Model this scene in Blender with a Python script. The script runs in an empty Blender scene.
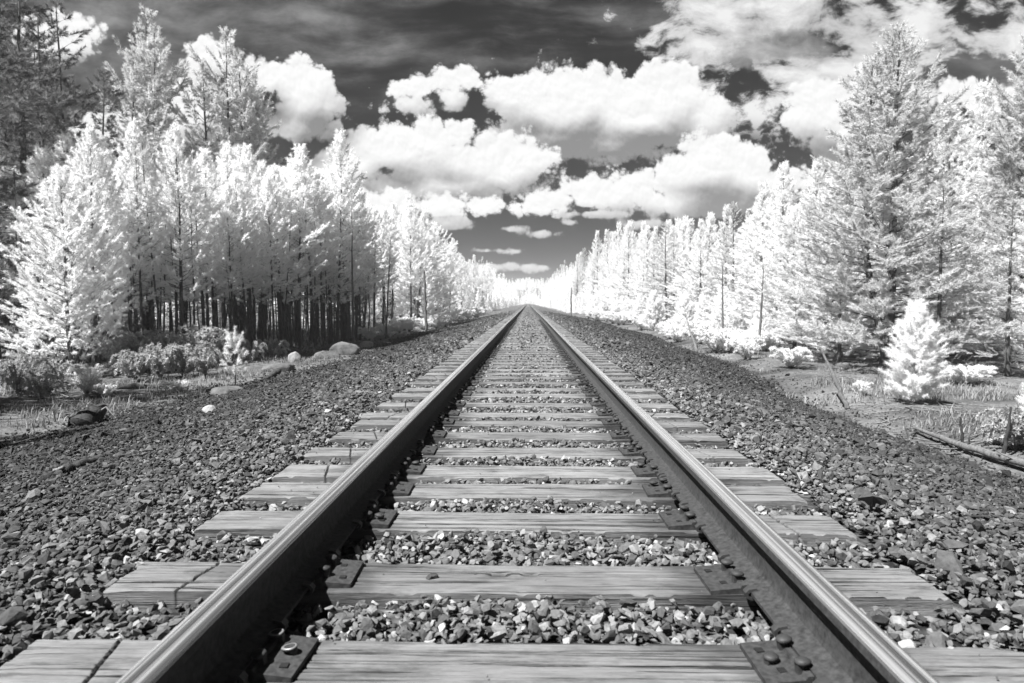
import bpy, bmesh, math, random
import numpy as np
from mathutils import Vector, Matrix

rng = np.random.default_rng(7)
random.seed(7)
scene = bpy.context.scene
COL = scene.collection
PI = math.pi
F, VPX, VPY = 667.0, 528.0, 303.0      # focal length in pixels, vanishing point of the track
CAM_Z = 0.905                          # eye above the tie tops (tie top = z 0)

# ------------------------------------------------------------------ helpers
def tag(o, label=None, cat=None, group=None, kind=None):
    if label: o['label'] = label
    if cat: o['category'] = cat
    if group: o['group'] = group
    if kind: o['kind'] = kind
    return o

def empty(name, loc=(0, 0, 0), rz=0.0):
    o = bpy.data.objects.new(name, None)
    o.location = loc; o.rotation_euler = (0, 0, rz)
    o.empty_display_size = 0.3
    COL.objects.link(o)
    return o

def link(name, me, parent=None, loc=None):
    o = bpy.data.objects.new(name, me)
    COL.objects.link(o)
    if parent is not None: o.parent = parent
    if loc is not None: o.location = loc
    return o

def np_mesh(name, V, Fc, mats, tone=None, smooth=False, mat_idx=None):
    """V (n,3), Fc (m,k) all faces of the same size, or a list of face lists"""
    me = bpy.data.meshes.new(name)
    V = np.asarray(V, np.float32)
    if isinstance(Fc, np.ndarray):
        m, k = Fc.shape
        me.vertices.add(len(V)); me.vertices.foreach_set('co', V.ravel())
        me.loops.add(m * k); me.loops.foreach_set('vertex_index', Fc.astype(np.int32).ravel())
        me.polygons.add(m)
        me.polygons.foreach_set('loop_start', np.arange(0, m * k, k, dtype=np.int32))
        me.update(calc_edges=True)
    else:
        me.from_pydata([tuple(v) for v in V], [], Fc)
    for mt in (mats if isinstance(mats, (list, tuple)) else [mats]):
        me.materials.append(mt)
    n = len(me.polygons)
    me.polygons.foreach_set('use_smooth', np.full(n, smooth))
    if mat_idx is not None: me.polygons.foreach_set('material_index', np.asarray(mat_idx, np.int32))
    if tone is not None:
        a = me.attributes.new('tone', 'FLOAT', 'POINT')
        a.data.foreach_set('value', np.asarray(tone, np.float32))
    me.validate(); me.update()
    return me

def copy_tree(o, parent=None):
    c = o.copy(); COL.objects.link(c)
    if parent is not None: c.parent = parent
    for ch in list(o.children): copy_tree(ch, c)
    return c

def vnoise(x, y, seed=0):
    """cheap smooth value noise, numpy"""
    x = np.asarray(x, float); y = np.asarray(y, float)
    xi = np.floor(x).astype(np.int64); yi = np.floor(y).astype(np.int64)
    xf = x - xi; yf = y - yi
    def h(a, b):
        n = (a * 374761393 + b * 668265263 + seed * 974634777) & 0xffffffff
        n = ((n ^ (n >> 13)) * 1274126177) & 0xffffffff
        return ((n ^ (n >> 16)) & 0xffff) / 65535.0
    u = xf * xf * (3 - 2 * xf); v = yf * yf * (3 - 2 * yf)
    return (h(xi, yi) * (1 - u) + h(xi + 1, yi) * u) * (1 - v) + (h(xi, yi + 1) * (1 - u) + h(xi + 1, yi + 1) * u) * v

def fbm(x, y, seed=0, o=4):
    s = 0; a = .5
    for i in range(o):
        s = s + a * vnoise(x * 2 ** i, y * 2 ** i, seed + i); a *= .5
    return s

# ------------------------------------------------------------------ materials (the photograph is monochrome: every tone is a grey)
class NT:
    def __init__(s, tree): s.t = tree
    def n(s, typ, **kw):
        d = s.t.nodes.new(typ)
        for k, v in kw.items():
            if k.startswith('i_'): d.inputs[k[2:].replace('_', ' ')].default_value = v
            else: setattr(d, k, v)
        return d
    def l(s, a, b): s.t.links.new(a, b)
    def val(s, x, sock):
        if isinstance(x, (int, float)): sock.default_value = x
        elif isinstance(x, (tuple, list)): sock.default_value = x
        else: s.l(x, sock)
    def math(s, op, a, b=None, c=None, clamp=False):
        d = s.t.nodes.new('ShaderNodeMath'); d.operation = op; d.use_clamp = clamp
        s.val(a, d.inputs[0])
        if b is not None: s.val(b, d.inputs[1])
        if c is not None: s.val(c, d.inputs[2])
        return d.outputs[0]
    def vm(s, op, a, b=None, c=None):
        d = s.t.nodes.new('ShaderNodeVectorMath'); d.operation = op
        s.val(a, d.inputs[0])
        if b is not None: s.val(b, d.inputs[1])
        if c is not None: s.val(c, d.inputs[2])
        return d.outputs['Value'] if op in ('LENGTH', 'DOT_PRODUCT', 'DISTANCE') else d.outputs[0]
    def rng(s, x, a, b, c, d, smooth=False):
        m = s.t.nodes.new('ShaderNodeMapRange')
        if smooth: m.interpolation_type = 'SMOOTHSTEP'
        s.val(x, m.inputs[0])
        for i, q in enumerate((a, b, c, d)): s.val(q, m.inputs[1 + i])
        return m.outputs[0]
    def noise(s, vec, scale, detail=4, rough=.5, dist=0.0):
        d = s.t.nodes.new('ShaderNodeTexNoise')
        if vec is not None: s.l(vec, d.inputs['Vector'])
        d.inputs['Scale'].default_value = scale; d.inputs['Detail'].default_value = detail
        d.inputs['Roughness'].default_value = rough; d.inputs['Distortion'].default_value = dist
        return d.outputs[0]
    def ramp(s, x, pts):
        d = s.t.nodes.new('ShaderNodeValToRGB'); s.l(x, d.inputs[0])
        e = d.color_ramp.elements
        while len(e) < len(pts): e.new(.5)
        for i, (p, g) in enumerate(pts): e[i].position = p; e[i].color = (g, g, g, 1)
        return d.outputs[0]

def new_mat(name):
    m = bpy.data.materials.new(name); m.use_nodes = True
    nt = NT(m.node_tree); nt.t.nodes.clear()
    out = nt.n('ShaderNodeOutputMaterial')
    return m, nt, out

def principled(nt, out, col, rough=.9, metal=0.0, spec=.3, bump=None, bstr=.5, bdist=.01):
    p = nt.n('ShaderNodeBsdfPrincipled')
    nt.val(col, p.inputs['Base Color']) if not isinstance(col, float) else p.inputs['Base Color'].__setattr__('default_value', (col, col, col, 1))
    nt.val(rough, p.inputs['Roughness']); nt.val(metal, p.inputs['Metallic'])
    p.inputs['Specular IOR Level'].default_value = spec
    if bump is not None:
        b = nt.n('ShaderNodeBump'); b.inputs['Strength'].default_value = bstr; b.inputs['Distance'].default_value = bdist
        nt.l(bump, b.inputs['Height']); nt.l(b.outputs[0], p.inputs['Normal'])
    nt.l(p.outputs[0], out.inputs[0])
    return p

def mat_foliage(name, lo, hi, trans=.4):
    m, nt, out = new_mat(name)
    a = nt.n('ShaderNodeAttribute', attribute_name='tone')
    col = nt.rng(a.outputs['Fac'], 0, 1, lo, hi)
    d = nt.n('ShaderNodeBsdfDiffuse'); t = nt.n('ShaderNodeBsdfTranslucent')
    nt.l(col, d.inputs[0]); nt.l(col, t.inputs[0])
    x = nt.n('ShaderNodeMixShader'); x.inputs[0].default_value = trans
    nt.l(d.outputs[0], x.inputs[1]); nt.l(t.outputs[0], x.inputs[2]); nt.l(x.outputs[0], out.inputs[0])
    return m

M_NEEDLE = mat_foliage('infrared_pine_needles', .86, .97, .5)
M_NEEDLE_GREY = mat_foliage('greyish_pine_needles', .60, .82, .47)
M_NEEDLE_SHADED = mat_foliage('shade_toned_pine_needles', .14, .34, .3)  # dark tone paints in the backlit, vignetted look of the far-left pines
M_SHRUB = mat_foliage('dry_shrub_leaves', .25, .65, .35)
M_SHRUB_PALE = mat_foliage('pale_shrub_leaves', .78, .94, .45)
M_GRASS = mat_foliage('dry_grass', .12, .45, .3)

def mat_bark(name, a, b):
    m, nt, out = new_mat(name)
    tc = nt.n('ShaderNodeTexCoord')
    mp = nt.n('ShaderNodeMapping'); mp.inputs['Scale'].default_value = (9, 9, 2); nt.l(tc.outputs['Object'], mp.inputs[0])
    n = nt.noise(mp.outputs[0], 3, 5, .65)
    principled(nt, out, nt.ramp(n, [(.3, a), (.7, b)]), .95, bump=n, bstr=.8, bdist=.02)
    return m
M_BARK = mat_bark('dark_pine_bark', .045, .15)
M_BARK_GREY = mat_bark('grey_bark', .06, .2)
M_DEADWOOD = mat_bark('silvered_dead_wood', .07, .26)
M_CHARRED = mat_bark('dark_rotten_wood', .02, .07)

# timber of the ties
def mat_timber():
    m, nt, out = new_mat('weathered_tie_timber')
    tc = nt.n('ShaderNodeTexCoord'); oi = nt.n('ShaderNodeObjectInfo')
    off = nt.n('ShaderNodeCombineXYZ'); 
    r37 = nt.math('MULTIPLY', oi.outputs['Random'], 37.0); r91 = nt.math('MULTIPLY', oi.outputs['Random'], 91.0)
    nt.l(r37, off.inputs[0]); nt.l(r91, off.inputs[1]); nt.l(r37, off.inputs[2])
    p = nt.vm('ADD', tc.outputs['Object'], off.outputs[0])
    g = nt.noise(nt.vm('MULTIPLY', p, (1.6, 120, 60)), 1.0, 6, .72, .5)       # long grain
    f = nt.noise(nt.vm('MULTIPLY', p, (14, 420, 260)), 1.0, 3, .6)           # fine fibres
    s = nt.noise(nt.vm('MULTIPLY', p, (3, 7, 7)), 1.0, 5, .6)               # stains
    c = nt.noise(nt.vm('MULTIPLY', p, (1.1, 75, 50)), 1.0, 4, .6, .3)       # checks
    crack = nt.rng(c, .59, .65, 0, 1, True)
    base = nt.math('ADD', nt.math('MULTIPLY', g, .34), nt.math('MULTIPLY', f, .18))
    base = nt.math('ADD', base, nt.math('MULTIPLY', s, .34))
    col = nt.rng(base, .27, .58, .09, .285)
    v = nt.rng(oi.outputs['Random'], 0, 1, .80, 1.12)
    col = nt.math('MULTIPLY', col, v)
    col = nt.math('MULTIPLY', col, nt.rng(crack, 0, 1, 1, .36))
    sx = nt.n('ShaderNodeSeparateXYZ'); nt.l(tc.outputs['Object'], sx.inputs[0])
    dr = nt.math('ABSOLUTE', nt.math('SUBTRACT', nt.math('ABSOLUTE', sx.outputs[0]), .72))
    grease = nt.rng(nt.math('ADD', dr, nt.math('MULTIPLY', s, .5)), .32, .62, .45, 1.0, True)     # spilt oil beside the tie plates
    col = nt.math('MULTIPLY', col, grease)
    col = nt.math('MULTIPLY', col, nt.rng(nt.noise(nt.vm('MULTIPLY', p, (5, 16, 16)), 1.0, 6, .75), .34, .5, .62, 1.0))
    h = nt.math('SUBTRACT', nt.math('ADD', nt.math('MULTIPLY', g, .7), nt.math('MULTIPLY', f, .3)), nt.math('MULTIPLY', crack, 1.0))
    # crevices darken: the mesh stores how deep each point sits in a check
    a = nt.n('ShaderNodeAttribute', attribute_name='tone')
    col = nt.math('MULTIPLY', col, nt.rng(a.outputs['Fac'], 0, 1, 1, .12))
    principled(nt, out, col, .9, spec=.15, bump=h, bstr=.9, bdist=.009)
    return m
M_TIMBER = mat_timber()

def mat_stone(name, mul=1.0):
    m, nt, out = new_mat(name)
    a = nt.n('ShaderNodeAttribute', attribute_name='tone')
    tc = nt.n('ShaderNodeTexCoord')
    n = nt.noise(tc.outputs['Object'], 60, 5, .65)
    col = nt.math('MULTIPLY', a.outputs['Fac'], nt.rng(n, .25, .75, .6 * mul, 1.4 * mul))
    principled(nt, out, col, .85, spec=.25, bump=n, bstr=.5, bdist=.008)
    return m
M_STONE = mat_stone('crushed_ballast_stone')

def mat_boulder(name, a, b):
    m, nt, out = new_mat(name)
    tc = nt.n('ShaderNodeTexCoord')
    n = nt.noise(tc.outputs['Object'], 6, 8, .65); n2 = nt.noise(tc.outputs['Object'], 40, 4, .6)
    k = nt.math('ADD', nt.math('MULTIPLY', n, .7), nt.math('MULTIPLY', n2, .3))
    principled(nt, out, nt.ramp(k, [(.35, a), (.65, b)]), .9, spec=.2, bump=k, bstr=.8, bdist=.04)
    return m
M_BOULDER = mat_boulder('lichened_boulder', .055, .17)
M_PALE_ROCK = mat_boulder('pale_rock', .22, .42)
M_DARK_ROCK = mat_boulder('dark_rock', .03, .09)

def mat_metal(name, a, b, rough, metal, scale=30, spec=.4):
    m, nt, out = new_mat(name)
    tc = nt.n('ShaderNodeTexCoord')
    n = nt.noise(tc.outputs['Object'], scale, 6, .65)
    principled(nt, out, nt.ramp(n, [(.3, a), (.7, b)]), rough, metal, spec, bump=n, bstr=.6, bdist=.003)
    return m
M_RUST = mat_metal('rusty_steel', .010, .055, .8, 0.0, 55)
M_RUST_DARK = mat_metal('dark_oiled_steel', .022, .05, .6, 0.0)
M_HOLE_SHADE = mat_metal('painted_hole_shade', .006, .012, .9, 0.0)  # near-black stands in for the shade inside a hole
M_WORN = mat_metal('worn_spike_head', .16, .34, .45, .4)
def mat_railhead():
    m, nt, out = new_mat('polished_rail_head')
    tc = nt.n('ShaderNodeTexCoord')
    p = nt.vm('MULTIPLY', tc.outputs['Object'], (95, .12, 1))
    n = nt.noise(p, 1.0, 4, .6)
    p2 = nt.vm('MULTIPLY', tc.outputs['Object'], (60, 3.0, 20))
    n2 = nt.noise(p2, 1.0, 5, .6)
    col = nt.ramp(n, [(.36, .10), (.47, .30), (.60, .75)])  # light and dark bands paint highlight streaks into the steel colour
    r = nt.math('ADD', nt.rng(n, .3, .7, .10, .24), nt.rng(n2, .4, .7, 0, .10))
    principled(nt, out, col, r, .72, .5, bump=n, bstr=.12, bdist=.001)
    return m
M_RAILTOP = mat_railhead()

# ------------------------------------------------------------------ terrain
BED = -0.056
def toe(x, y):
    left = 6.2 + 0.4 * np.sin(y * .21)
    right = 5.2 + np.clip((y - 12) / 20, 0, 1) * 1.6 + .25 * np.sin(y * .33 + 1)
    return np.where(np.asarray(x) < 0, left, right)

def ground_z(x, y):
    x = np.asarray(x, float); y = np.asarray(y, float)
    ax = np.abs(x); t = toe(x, y)
    GL = -0.92
    k = np.clip((ax - 1.75) / (t - 1.75), 0, 1)
    prof = BED + (GL - BED) * (0.75 * k + .25 * k * k * (3 - 2 * k))
    beyond = np.clip((ax - t) / 3.0, 0, 1)
    z = prof + beyond * (.16 * (fbm(x * .35, y * .35, 3) - .42) * 2.0)
    rough = np.clip((ax - 1.6) / 1.0, 0, 1)
    z = z + rough * .07 * (fbm(x * 1.1, y * 1.1, 11) - .47)
    z = z + beyond * .10 * (fbm(x * 1.7, y * 1.7, 19) - .47)
    # shallow ditch at the foot of the right-hand slope, low bank of earth on the left
    z = z - .14 * np.exp(-((ax - t - .5) / .5) ** 2) * (x > 0)
    # land rises behind the forest and closes the view in the distance
    z = z + np.clip((ax - 14) / 80, 0, 1) ** 1.3 * 3.0 * np.clip((y - 40) / 120, 0, 1)
    far = np.clip((y - 470) / 260, 0, 1); far = far * far * (3 - 2 * far)
    z = z + far * (14.5 + 3.5 * np.sin(x * .021 + 2.2) + 1.5 * np.sin(x * .06))
    return z

def gz(x, y): return float(ground_z(np.array([x]), np.array([y]))[0])

def build_ground():
    xs = np.concatenate([-np.geomspace(1400, 8.2, 40), np.linspace(-8, 8, 81), np.geomspace(8.2, 1400, 40)])
    ys = np.concatenate([np.linspace(-12, 30, 106), np.geomspace(30.6, 2400, 80)])
    X, Y = np.meshgrid(xs, ys)
    Z = ground_z(X, Y)
    V = np.stack([X, Y, Z], -1).reshape(-1, 3)
    nx, ny = len(xs), len(ys)
    i = np.arange(nx * ny).reshape(ny, nx)
    Fc = np.stack([i[:-1, :-1], i[:-1, 1:], i[1:, 1:], i[1:, :-1]], -1).reshape(-1, 4)
    ax = np.abs(V[:, 0]); t = toe(V[:, 0], V[:, 1])
    mask = np.clip((t + .3 - ax) / .8, 0, 1)
    m, nt, out = new_mat('gravel_bed_and_dry_soil')
    a = nt.n('ShaderNodeAttribute', attribute_name='tone')
    geo = nt.n('ShaderNodeNewGeometry'); pos = geo.outputs['Position']
    vo = nt.n('ShaderNodeTexVoronoi'); nt.l(pos, vo.inputs['Vector']); vo.inputs['Scale'].default_value = 17
    vo.inputs['Randomness'].default_value = 1.0
    sep = nt.n('ShaderNodeSeparateColor'); nt.l(vo.outputs['Color'], sep.inputs[0])
    g = nt.ramp(sep.outputs[0], [(0, .05), (.55, .13), (.85, .22), (1, .42)])
    edge = nt.rng(vo.outputs['Distance'], .25, .75, 1, .25)
    grav = nt.math('MULTIPLY', g, edge)
    big = nt.noise(pos, .6, 5, .6)
    fine = nt.noise(pos, 14, 6, .7)
    soil = nt.math('MULTIPLY', nt.rng(big, .34, .66, .05, .17), nt.rng(fine, .3, .7, .5, 1.45))
    edge_n = nt.math('ADD', a.outputs['Fac'], nt.rng(nt.noise(pos, 2.5, 5, .7), .3, .7, -.45, .45))
    mk = nt.rng(edge_n, .35, .65, 0, 1, True)
    mx = nt.n('ShaderNodeMix'); nt.l(mk, mx.inputs[0]); nt.l(soil, mx.inputs[2]); nt.l(grav, mx.inputs[3])
    hh = nt.math('ADD', nt.math('MULTIPLY', edge, mk), fine)
    principled(nt, out, mx.outputs[0], .95, spec=.15, bump=hh, bstr=.9, bdist=.03)
    me = np_mesh('ground', V, Fc, m, tone=mask, smooth=True)
    tag(link('ground', me), kind='structure')
build_ground()

# ------------------------------------------------------------------ ties, plates, spikes
TIE_L, TIE_H = 2.65, .19
BACK = [1.826, 2.364, 2.989, 3.468, 3.840, 4.349, 4.848, 5.37, 5.76, 6.34, 6.96, 7.45, 8.02]
FRONT = [1.60, 2.126, 2.745, 3.21, 3.57, 4.09, 4.60, 5.12, 5.52, 6.10, 6.71, 7.21, 7.78]
SC = CAM_Z / .95
tie_y = [((a + b) / 2 * SC, (a - b) * SC) for a, b in zip(BACK, FRONT)]
y = tie_y[-1][0]
while len(tie_y) < 1300:
    y += float(np.clip(rng.normal(.505, .045), .37, .62))
    if y > 468: break
    tie_y.append((y, float(rng.uniform(.215, .245))))

def tie_mesh(seed, hi=True, special=False):
    r = np.random.default_rng(100 + seed)
    W = .23
    nx = 200 if hi else 24
    ny = 110 if hi else 5
    nzf = 9 if hi else 2
    xs = np.linspace(-TIE_L / 2, TIE_L / 2, nx)
    grooves = []
    if hi:
        for sx in (-1, 1):
            if r.random() < .35: continue
            gx = sx * (1.06 + r.uniform(-.03, .03)); gs = r.uniform(-.14, .14)
            grooves.append((gx, gs))
            xs = np.concatenate([xs, gx + np.linspace(-.03, .03, 13)])
        xs = np.sort(xs); nx = len(xs)
    ys = np.linspace(-W / 2, W / 2, ny)
    cracks = []
    for k in range(int(r.integers(12, 20))):
        xa = r.uniform(-1.4, 1.0); ln = r.uniform(.25, 1.3)
        cracks.append((xa, xa + ln, r.uniform(-.1, .1), r.uniform(.004, .014), r.uniform(.0018, .0042), r.uniform(0, 100)))
    if special: cracks += [(-1.3, -.2, .085, .02, .005, 3.), (.1, 1.3, .02, .014, .005, 9.), (-.45, .9, .055, .01, .004, 17.)]
    ph = r.uniform(0, 50)
    def top(X, Y):
        z = .008 * (fbm(X * 1.2 + ph, Y * 9, seed) - .47) + .006 * (fbm(X * 5 + ph, Y * 60, seed + 5) - .47)
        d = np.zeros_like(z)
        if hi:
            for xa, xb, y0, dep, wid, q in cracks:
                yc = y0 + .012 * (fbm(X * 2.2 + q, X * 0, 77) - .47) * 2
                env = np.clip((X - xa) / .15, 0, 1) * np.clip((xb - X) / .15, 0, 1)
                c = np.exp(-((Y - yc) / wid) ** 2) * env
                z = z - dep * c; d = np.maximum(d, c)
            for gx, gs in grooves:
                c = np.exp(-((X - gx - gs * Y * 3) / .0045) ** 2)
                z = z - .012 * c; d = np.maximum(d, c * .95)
            if special:
                for kx, ky, kr in ((-.075, .03, .03), (.03, .035, .024)):
                    e = np.exp(-(((X - kx) / kr) ** 2 + ((Y - ky) / (kr * .55)) ** 2) ** 2)
                    z = z - .012 * e; d = np.maximum(d, e * .8)
            # worn arrises
            arr = fbm(X * 3 + ph, Y * 0 + np.sign(Y) * 4, seed + 33)
            z = z - .016 * np.clip(arr - .3, 0, .5) * np.clip((np.abs(Y) - W / 2 + .012) / .012, 0, 1) ** 2
            z = z - .007 * (fbm(X * 14 + ph, np.sign(Y) * 8 + Y * 0, seed + 35) > .62) * np.clip((np.abs(Y) - W / 2 + .010) / .010, 0, 1)
            z = z - .010 * np.clip((np.abs(X) - TIE_L / 2 + .015) / .015, 0, 1) ** 2
            z = z - .03 * np.clip(fbm(Y * 28 + ph, np.sign(X) * 7 + X * 0, seed + 41) - .42, 0, 1) * np.clip((np.abs(X) - TIE_L / 2 + .10) / .10, 0, 1) ** 1.5
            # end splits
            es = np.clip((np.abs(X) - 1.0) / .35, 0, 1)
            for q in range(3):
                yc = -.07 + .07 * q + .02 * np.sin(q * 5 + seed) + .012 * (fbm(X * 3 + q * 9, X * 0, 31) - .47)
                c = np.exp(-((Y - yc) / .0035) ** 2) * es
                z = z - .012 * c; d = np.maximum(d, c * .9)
        return z, d
    V = []; T = []
    X, Y = np.meshgrid(xs, ys)
    Z, D = top(X, Y)
    wob = (.007 * (fbm(X * 1.5 + ph, Y * 0 + 3, seed + 9) - .47) * 2) if hi else 0
    Yp = Y + wob * np.sign(Y) * (np.abs(Y) / (W / 2))
    top_v = np.stack([X, Yp, Z], -1)
    i = np.arange(nx * ny).reshape(ny, nx)
    faces = [np.stack([i[:-1, :-1], i[:-1, 1:], i[1:, 1:], i[1:, :-1]], -1).reshape(-1, 4)]
    V.append(top_v.reshape(-1, 3)); T.append(D.ravel())
    base = nx * ny
    # skirt round the perimeter going down, roughened
    loop = np.concatenate([i[0, :], i[1:, -1], i[-1, -2::-1], i[-2:0:-1, 0]])
    P = V[0][loop]; Dp = T[0][loop]
    prev = loop; 
    ctr_n = P[:, :2] / np.maximum(np.array([[TIE_L / 2, W / 2]]), 1e-6)
    for k in range(1, nzf + 1):
        q = P.copy()
        q[:, 2] = P[:, 2] * (1 - k / nzf) - TIE_H * k / nzf
        if hi:
            nn = .006 * (fbm(P[:, 0] * 2 + P[:, 1] * 7 + ph, q[:, 2] * 45 + P[:, 1] * 30, seed + 21) - .47) * 2
            q[:, 1] += nn * np.sign(P[:, 1]) * (np.abs(P[:, 1]) > W / 2 - .02)
            q[:, 0] += nn * np.sign(P[:, 0]) * (np.abs(P[:, 0]) > TIE_L / 2 - .03)
        V.append(q); T.append(Dp * (1 - k / nzf))
        cur = np.arange(base, base + len(loop)); base += len(loop)
        a, b = prev, cur
        faces.append(np.stack([a, b, np.roll(b, -1), np.roll(a, -1)], -1))
        prev = cur
    me = np_mesh('timber_tie', np.concatenate(V), np.concatenate(faces), M_TIMBER, tone=np.concatenate(T), smooth=True)
    me.set_sharp_from_angle(angle=math.radians(32))
    return me

RAIL_X = .7525
def box_bm(bm, cx, cy, cz, sx, sy, sz, rz=0, bevel=0.0):
    m = Matrix.Translation((cx, cy, cz)) @ Matrix.Rotation(rz, 4, 'Z') @ Matrix.Diagonal((sx, sy, sz, 1))
    r = bmesh.ops.create_cube(bm, size=1, matrix=m)
    if bevel:
        es = list({e for v in r['verts'] for e in v.link_edges})
        bmesh.ops.bevel(bm, geom=es, offset=bevel, segments=2, profile=.6, affect='EDGES')

def bm_done(name, bm, mats, smooth=False):
    me = bpy.data.meshes.new(name)
    bm.to_mesh(me); bm.free()
    for m in (mats if isinstance(mats, (list, tuple)) else [mats]): me.materials.append(m)
    if smooth:
        for p in me.polygons: p.use_smooth = True
    return me

def plate_mesh():
    # local x points towards the inside of the track; the rail foot sits on |x| < .076
    bm = bmesh.new()
    prof = [(-.15, .000), (-.15, .014), (-.098, .020), (-.096, .030), (-.079, .031), (-.078, .019),
            (.078, .019), (.079, .031), (.094, .030), (.098, .021), (.19, .013), (.19, .0)]
    a = [bm.verts.new((x, -.095, z)) for x, z in prof]; b = [bm.verts.new((x, .095, z)) for x, z in prof]
    n = len(prof)
    for k in range(n): bm.faces.new((a[k], a[(k + 1) % n], b[(k + 1) % n], b[k]))
    bm.faces.new(a[::-1]); bm.faces.new(b)
    # square spike holes: their inner shade painted as dark pads on the plate
    for hx, hy in ((.135, .045), (.155, -.05)):
        nf = len(bm.faces); box_bm(bm, hx, hy, .0165, .02, .02, .006, .1)
        bm.faces.ensure_lookup_table()
        for f in bm.faces[nf:]: f.material_index = 1
    bmesh.ops.recalc_face_normals(bm, faces=bm.faces)
    return bm_done('tie_plate', bm, [M_RUST, M_HOLE_SHADE])

def spike_mesh(bright=False):
    bm = bmesh.new()
    box_bm(bm, 0, 0, -.01, .017, .017, .055, 0, .002)
    # domed oval head with a lip reaching over the rail foot
    rings = [(.009, .011, .006), (.017, .017, .010), (.018, .018, .015), (.016, .0165, .018), (.0125, .013, .0175 if bright else .021), (.004, .004, .015 if bright else .023)]
    n = 14; prev = None
    for q, (rx, ry, z) in enumerate(rings):
        cur = [bm.verts.new((-.006 + rx * math.cos(2 * PI * k / n) * (1.35 if math.cos(2 * PI * k / n) < 0 else .95), ry * math.sin(2 * PI * k / n), z)) for k in range(n)]
        if prev:
            for k in range(n):
                f = bm.faces.new((prev[k], prev[(k + 1) % n], cur[(k + 1) % n], cur[k])); f.smooth = True
                if q == 3: f.material_index = 1
                if q == 4 and bright: f.material_index = 1
        else: bm.faces.new(cur[::-1])
        prev = cur
    bm.faces.new(prev)
    return bm_done('spike', bm, [M_RUST_DARK, M_WORN if bright else M_RUST])

tie_hi = [tie_mesh(k) for k in range(7)]
tie_sp = tie_mesh(40, True, True)
tie_lo = [tie_mesh(60 + k, False) for k in range(4)]
PLATE = plate_mesh(); SPIKE = spike_mesh(); SPIKE_B = spike_mesh(True)

TIE_LABELS = [
    'nearest weathered timber tie, cut off by the bottom edge of the photo',
    'grey timber tie with dark knots and a long split, second from the camera',
    'pale smooth timber tie, third from the camera',
    'grey timber tie set close behind a neighbour, fourth from the camera',
    'bleached timber tie close against the fourth one, fifth from the camera',
    'grey timber tie, sixth from the camera between dark tie plates',
    'grey timber tie, seventh from the camera between dark tie plates',
    'grey timber tie, eighth from the camera between dark tie plates',
    'grey timber tie crowding the eighth one, ninth from the camera',
    'grey timber tie, tenth from the camera between the rails',
    'grey timber tie, eleventh from the camera between the rails',
    'grey timber tie, twelfth from the camera between the rails',
]
far_V = []; far_F = []; far_T = []; nfar = 0
for k, (ty, tw) in enumerate(tie_y):
    me = tie_sp if k == 1 else (tie_hi[k % 7] if k < 90 else tie_lo[k % 4])
    rz = float(rng.normal(0, .006)); dx = float(rng.normal(-.018, .018)); dz = float(rng.normal(0, .003)) - .002
    if k == 1: rz, dx = .004, -.02
    if k < 300:
        root = empty('railway_tie', (dx, ty, dz), rz)
        sh = link('timber', me, root); sh.scale = (1, tw / .23, 1)
        if k % 2 and k != 1: sh.rotation_euler = (0, 0, PI)
        if k < len(TIE_LABELS): tag(root, TIE_LABELS[k], 'railway tie', 'timber ties under the track')
        else: tag(root, 'one of the many weathered timber ties packed together farther up the track', 'railway tie', 'distant timber ties up the track')
        if k < 70:
            for s in (-1, 1):
                pl = link('tie_plate', PLATE, root, (s * RAIL_X - dx, float(rng.normal(0, .012)), .0005))
                pl.rotation_euler = (0, 0, (PI if s > 0 else 0) + float(rng.normal(0, .02)))
                if k < 45:
                    spots = [(.100, .046, 0), (-.100, -.046, PI)]
                    if rng.random() < .7: spots.append((.103, -.048, 0))
                    if rng.random() < .6: spots.append((.150, float(rng.choice([-.04, .045])), 0))
                    if k == 0: spots = [(.100, .060, 0), (.155, .010, .3), (-.1, -.04, PI), (.1, -.05, 0)]
                    for q, (a, b, c) in enumerate(spots):
                        sp = link('spike', SPIKE_B if (k == 0 and s < 0 and q < 2) else SPIKE, pl, (a, b, .028 if abs(a) < .12 else .016))
                        sp.rotation_euler = (float(rng.normal(0, .08)), float(rng.normal(0, .08)), c + float(rng.normal(0, .15)))
                        sp.location.z += float(rng.uniform(0, .006))
                        if k == 0 and s < 0 and q < 2: tag(sp, 'spike with a bright worn round rim')
    else:
        x0, w = TIE_L / 2, tw / 2
        v = np.array([[-x0, -w, 0], [x0, -w, 0], [x0, w, 0], [-x0, w, 0], [-x0, -w, -.19], [x0, -w, -.19], [x0, w, -.19], [-x0, w, -.19]])
        v += [dx, ty, dz]
        far_V.append(v); far_F.append(np.array([[0, 1, 2, 3], [0, 4, 5, 1], [1, 5, 6, 2], [2, 6, 7, 3], [3, 7, 4, 0]]) + nfar); nfar += 8
far = link('distant_ties', np_mesh('distant_ties', np.concatenate(far_V), np.concatenate(far_F), M_TIMBER, tone=np.zeros(nfar)))
tag(far, 'endless run of timber ties vanishing at the far end of the track', 'railway ties', kind='stuff')

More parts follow.
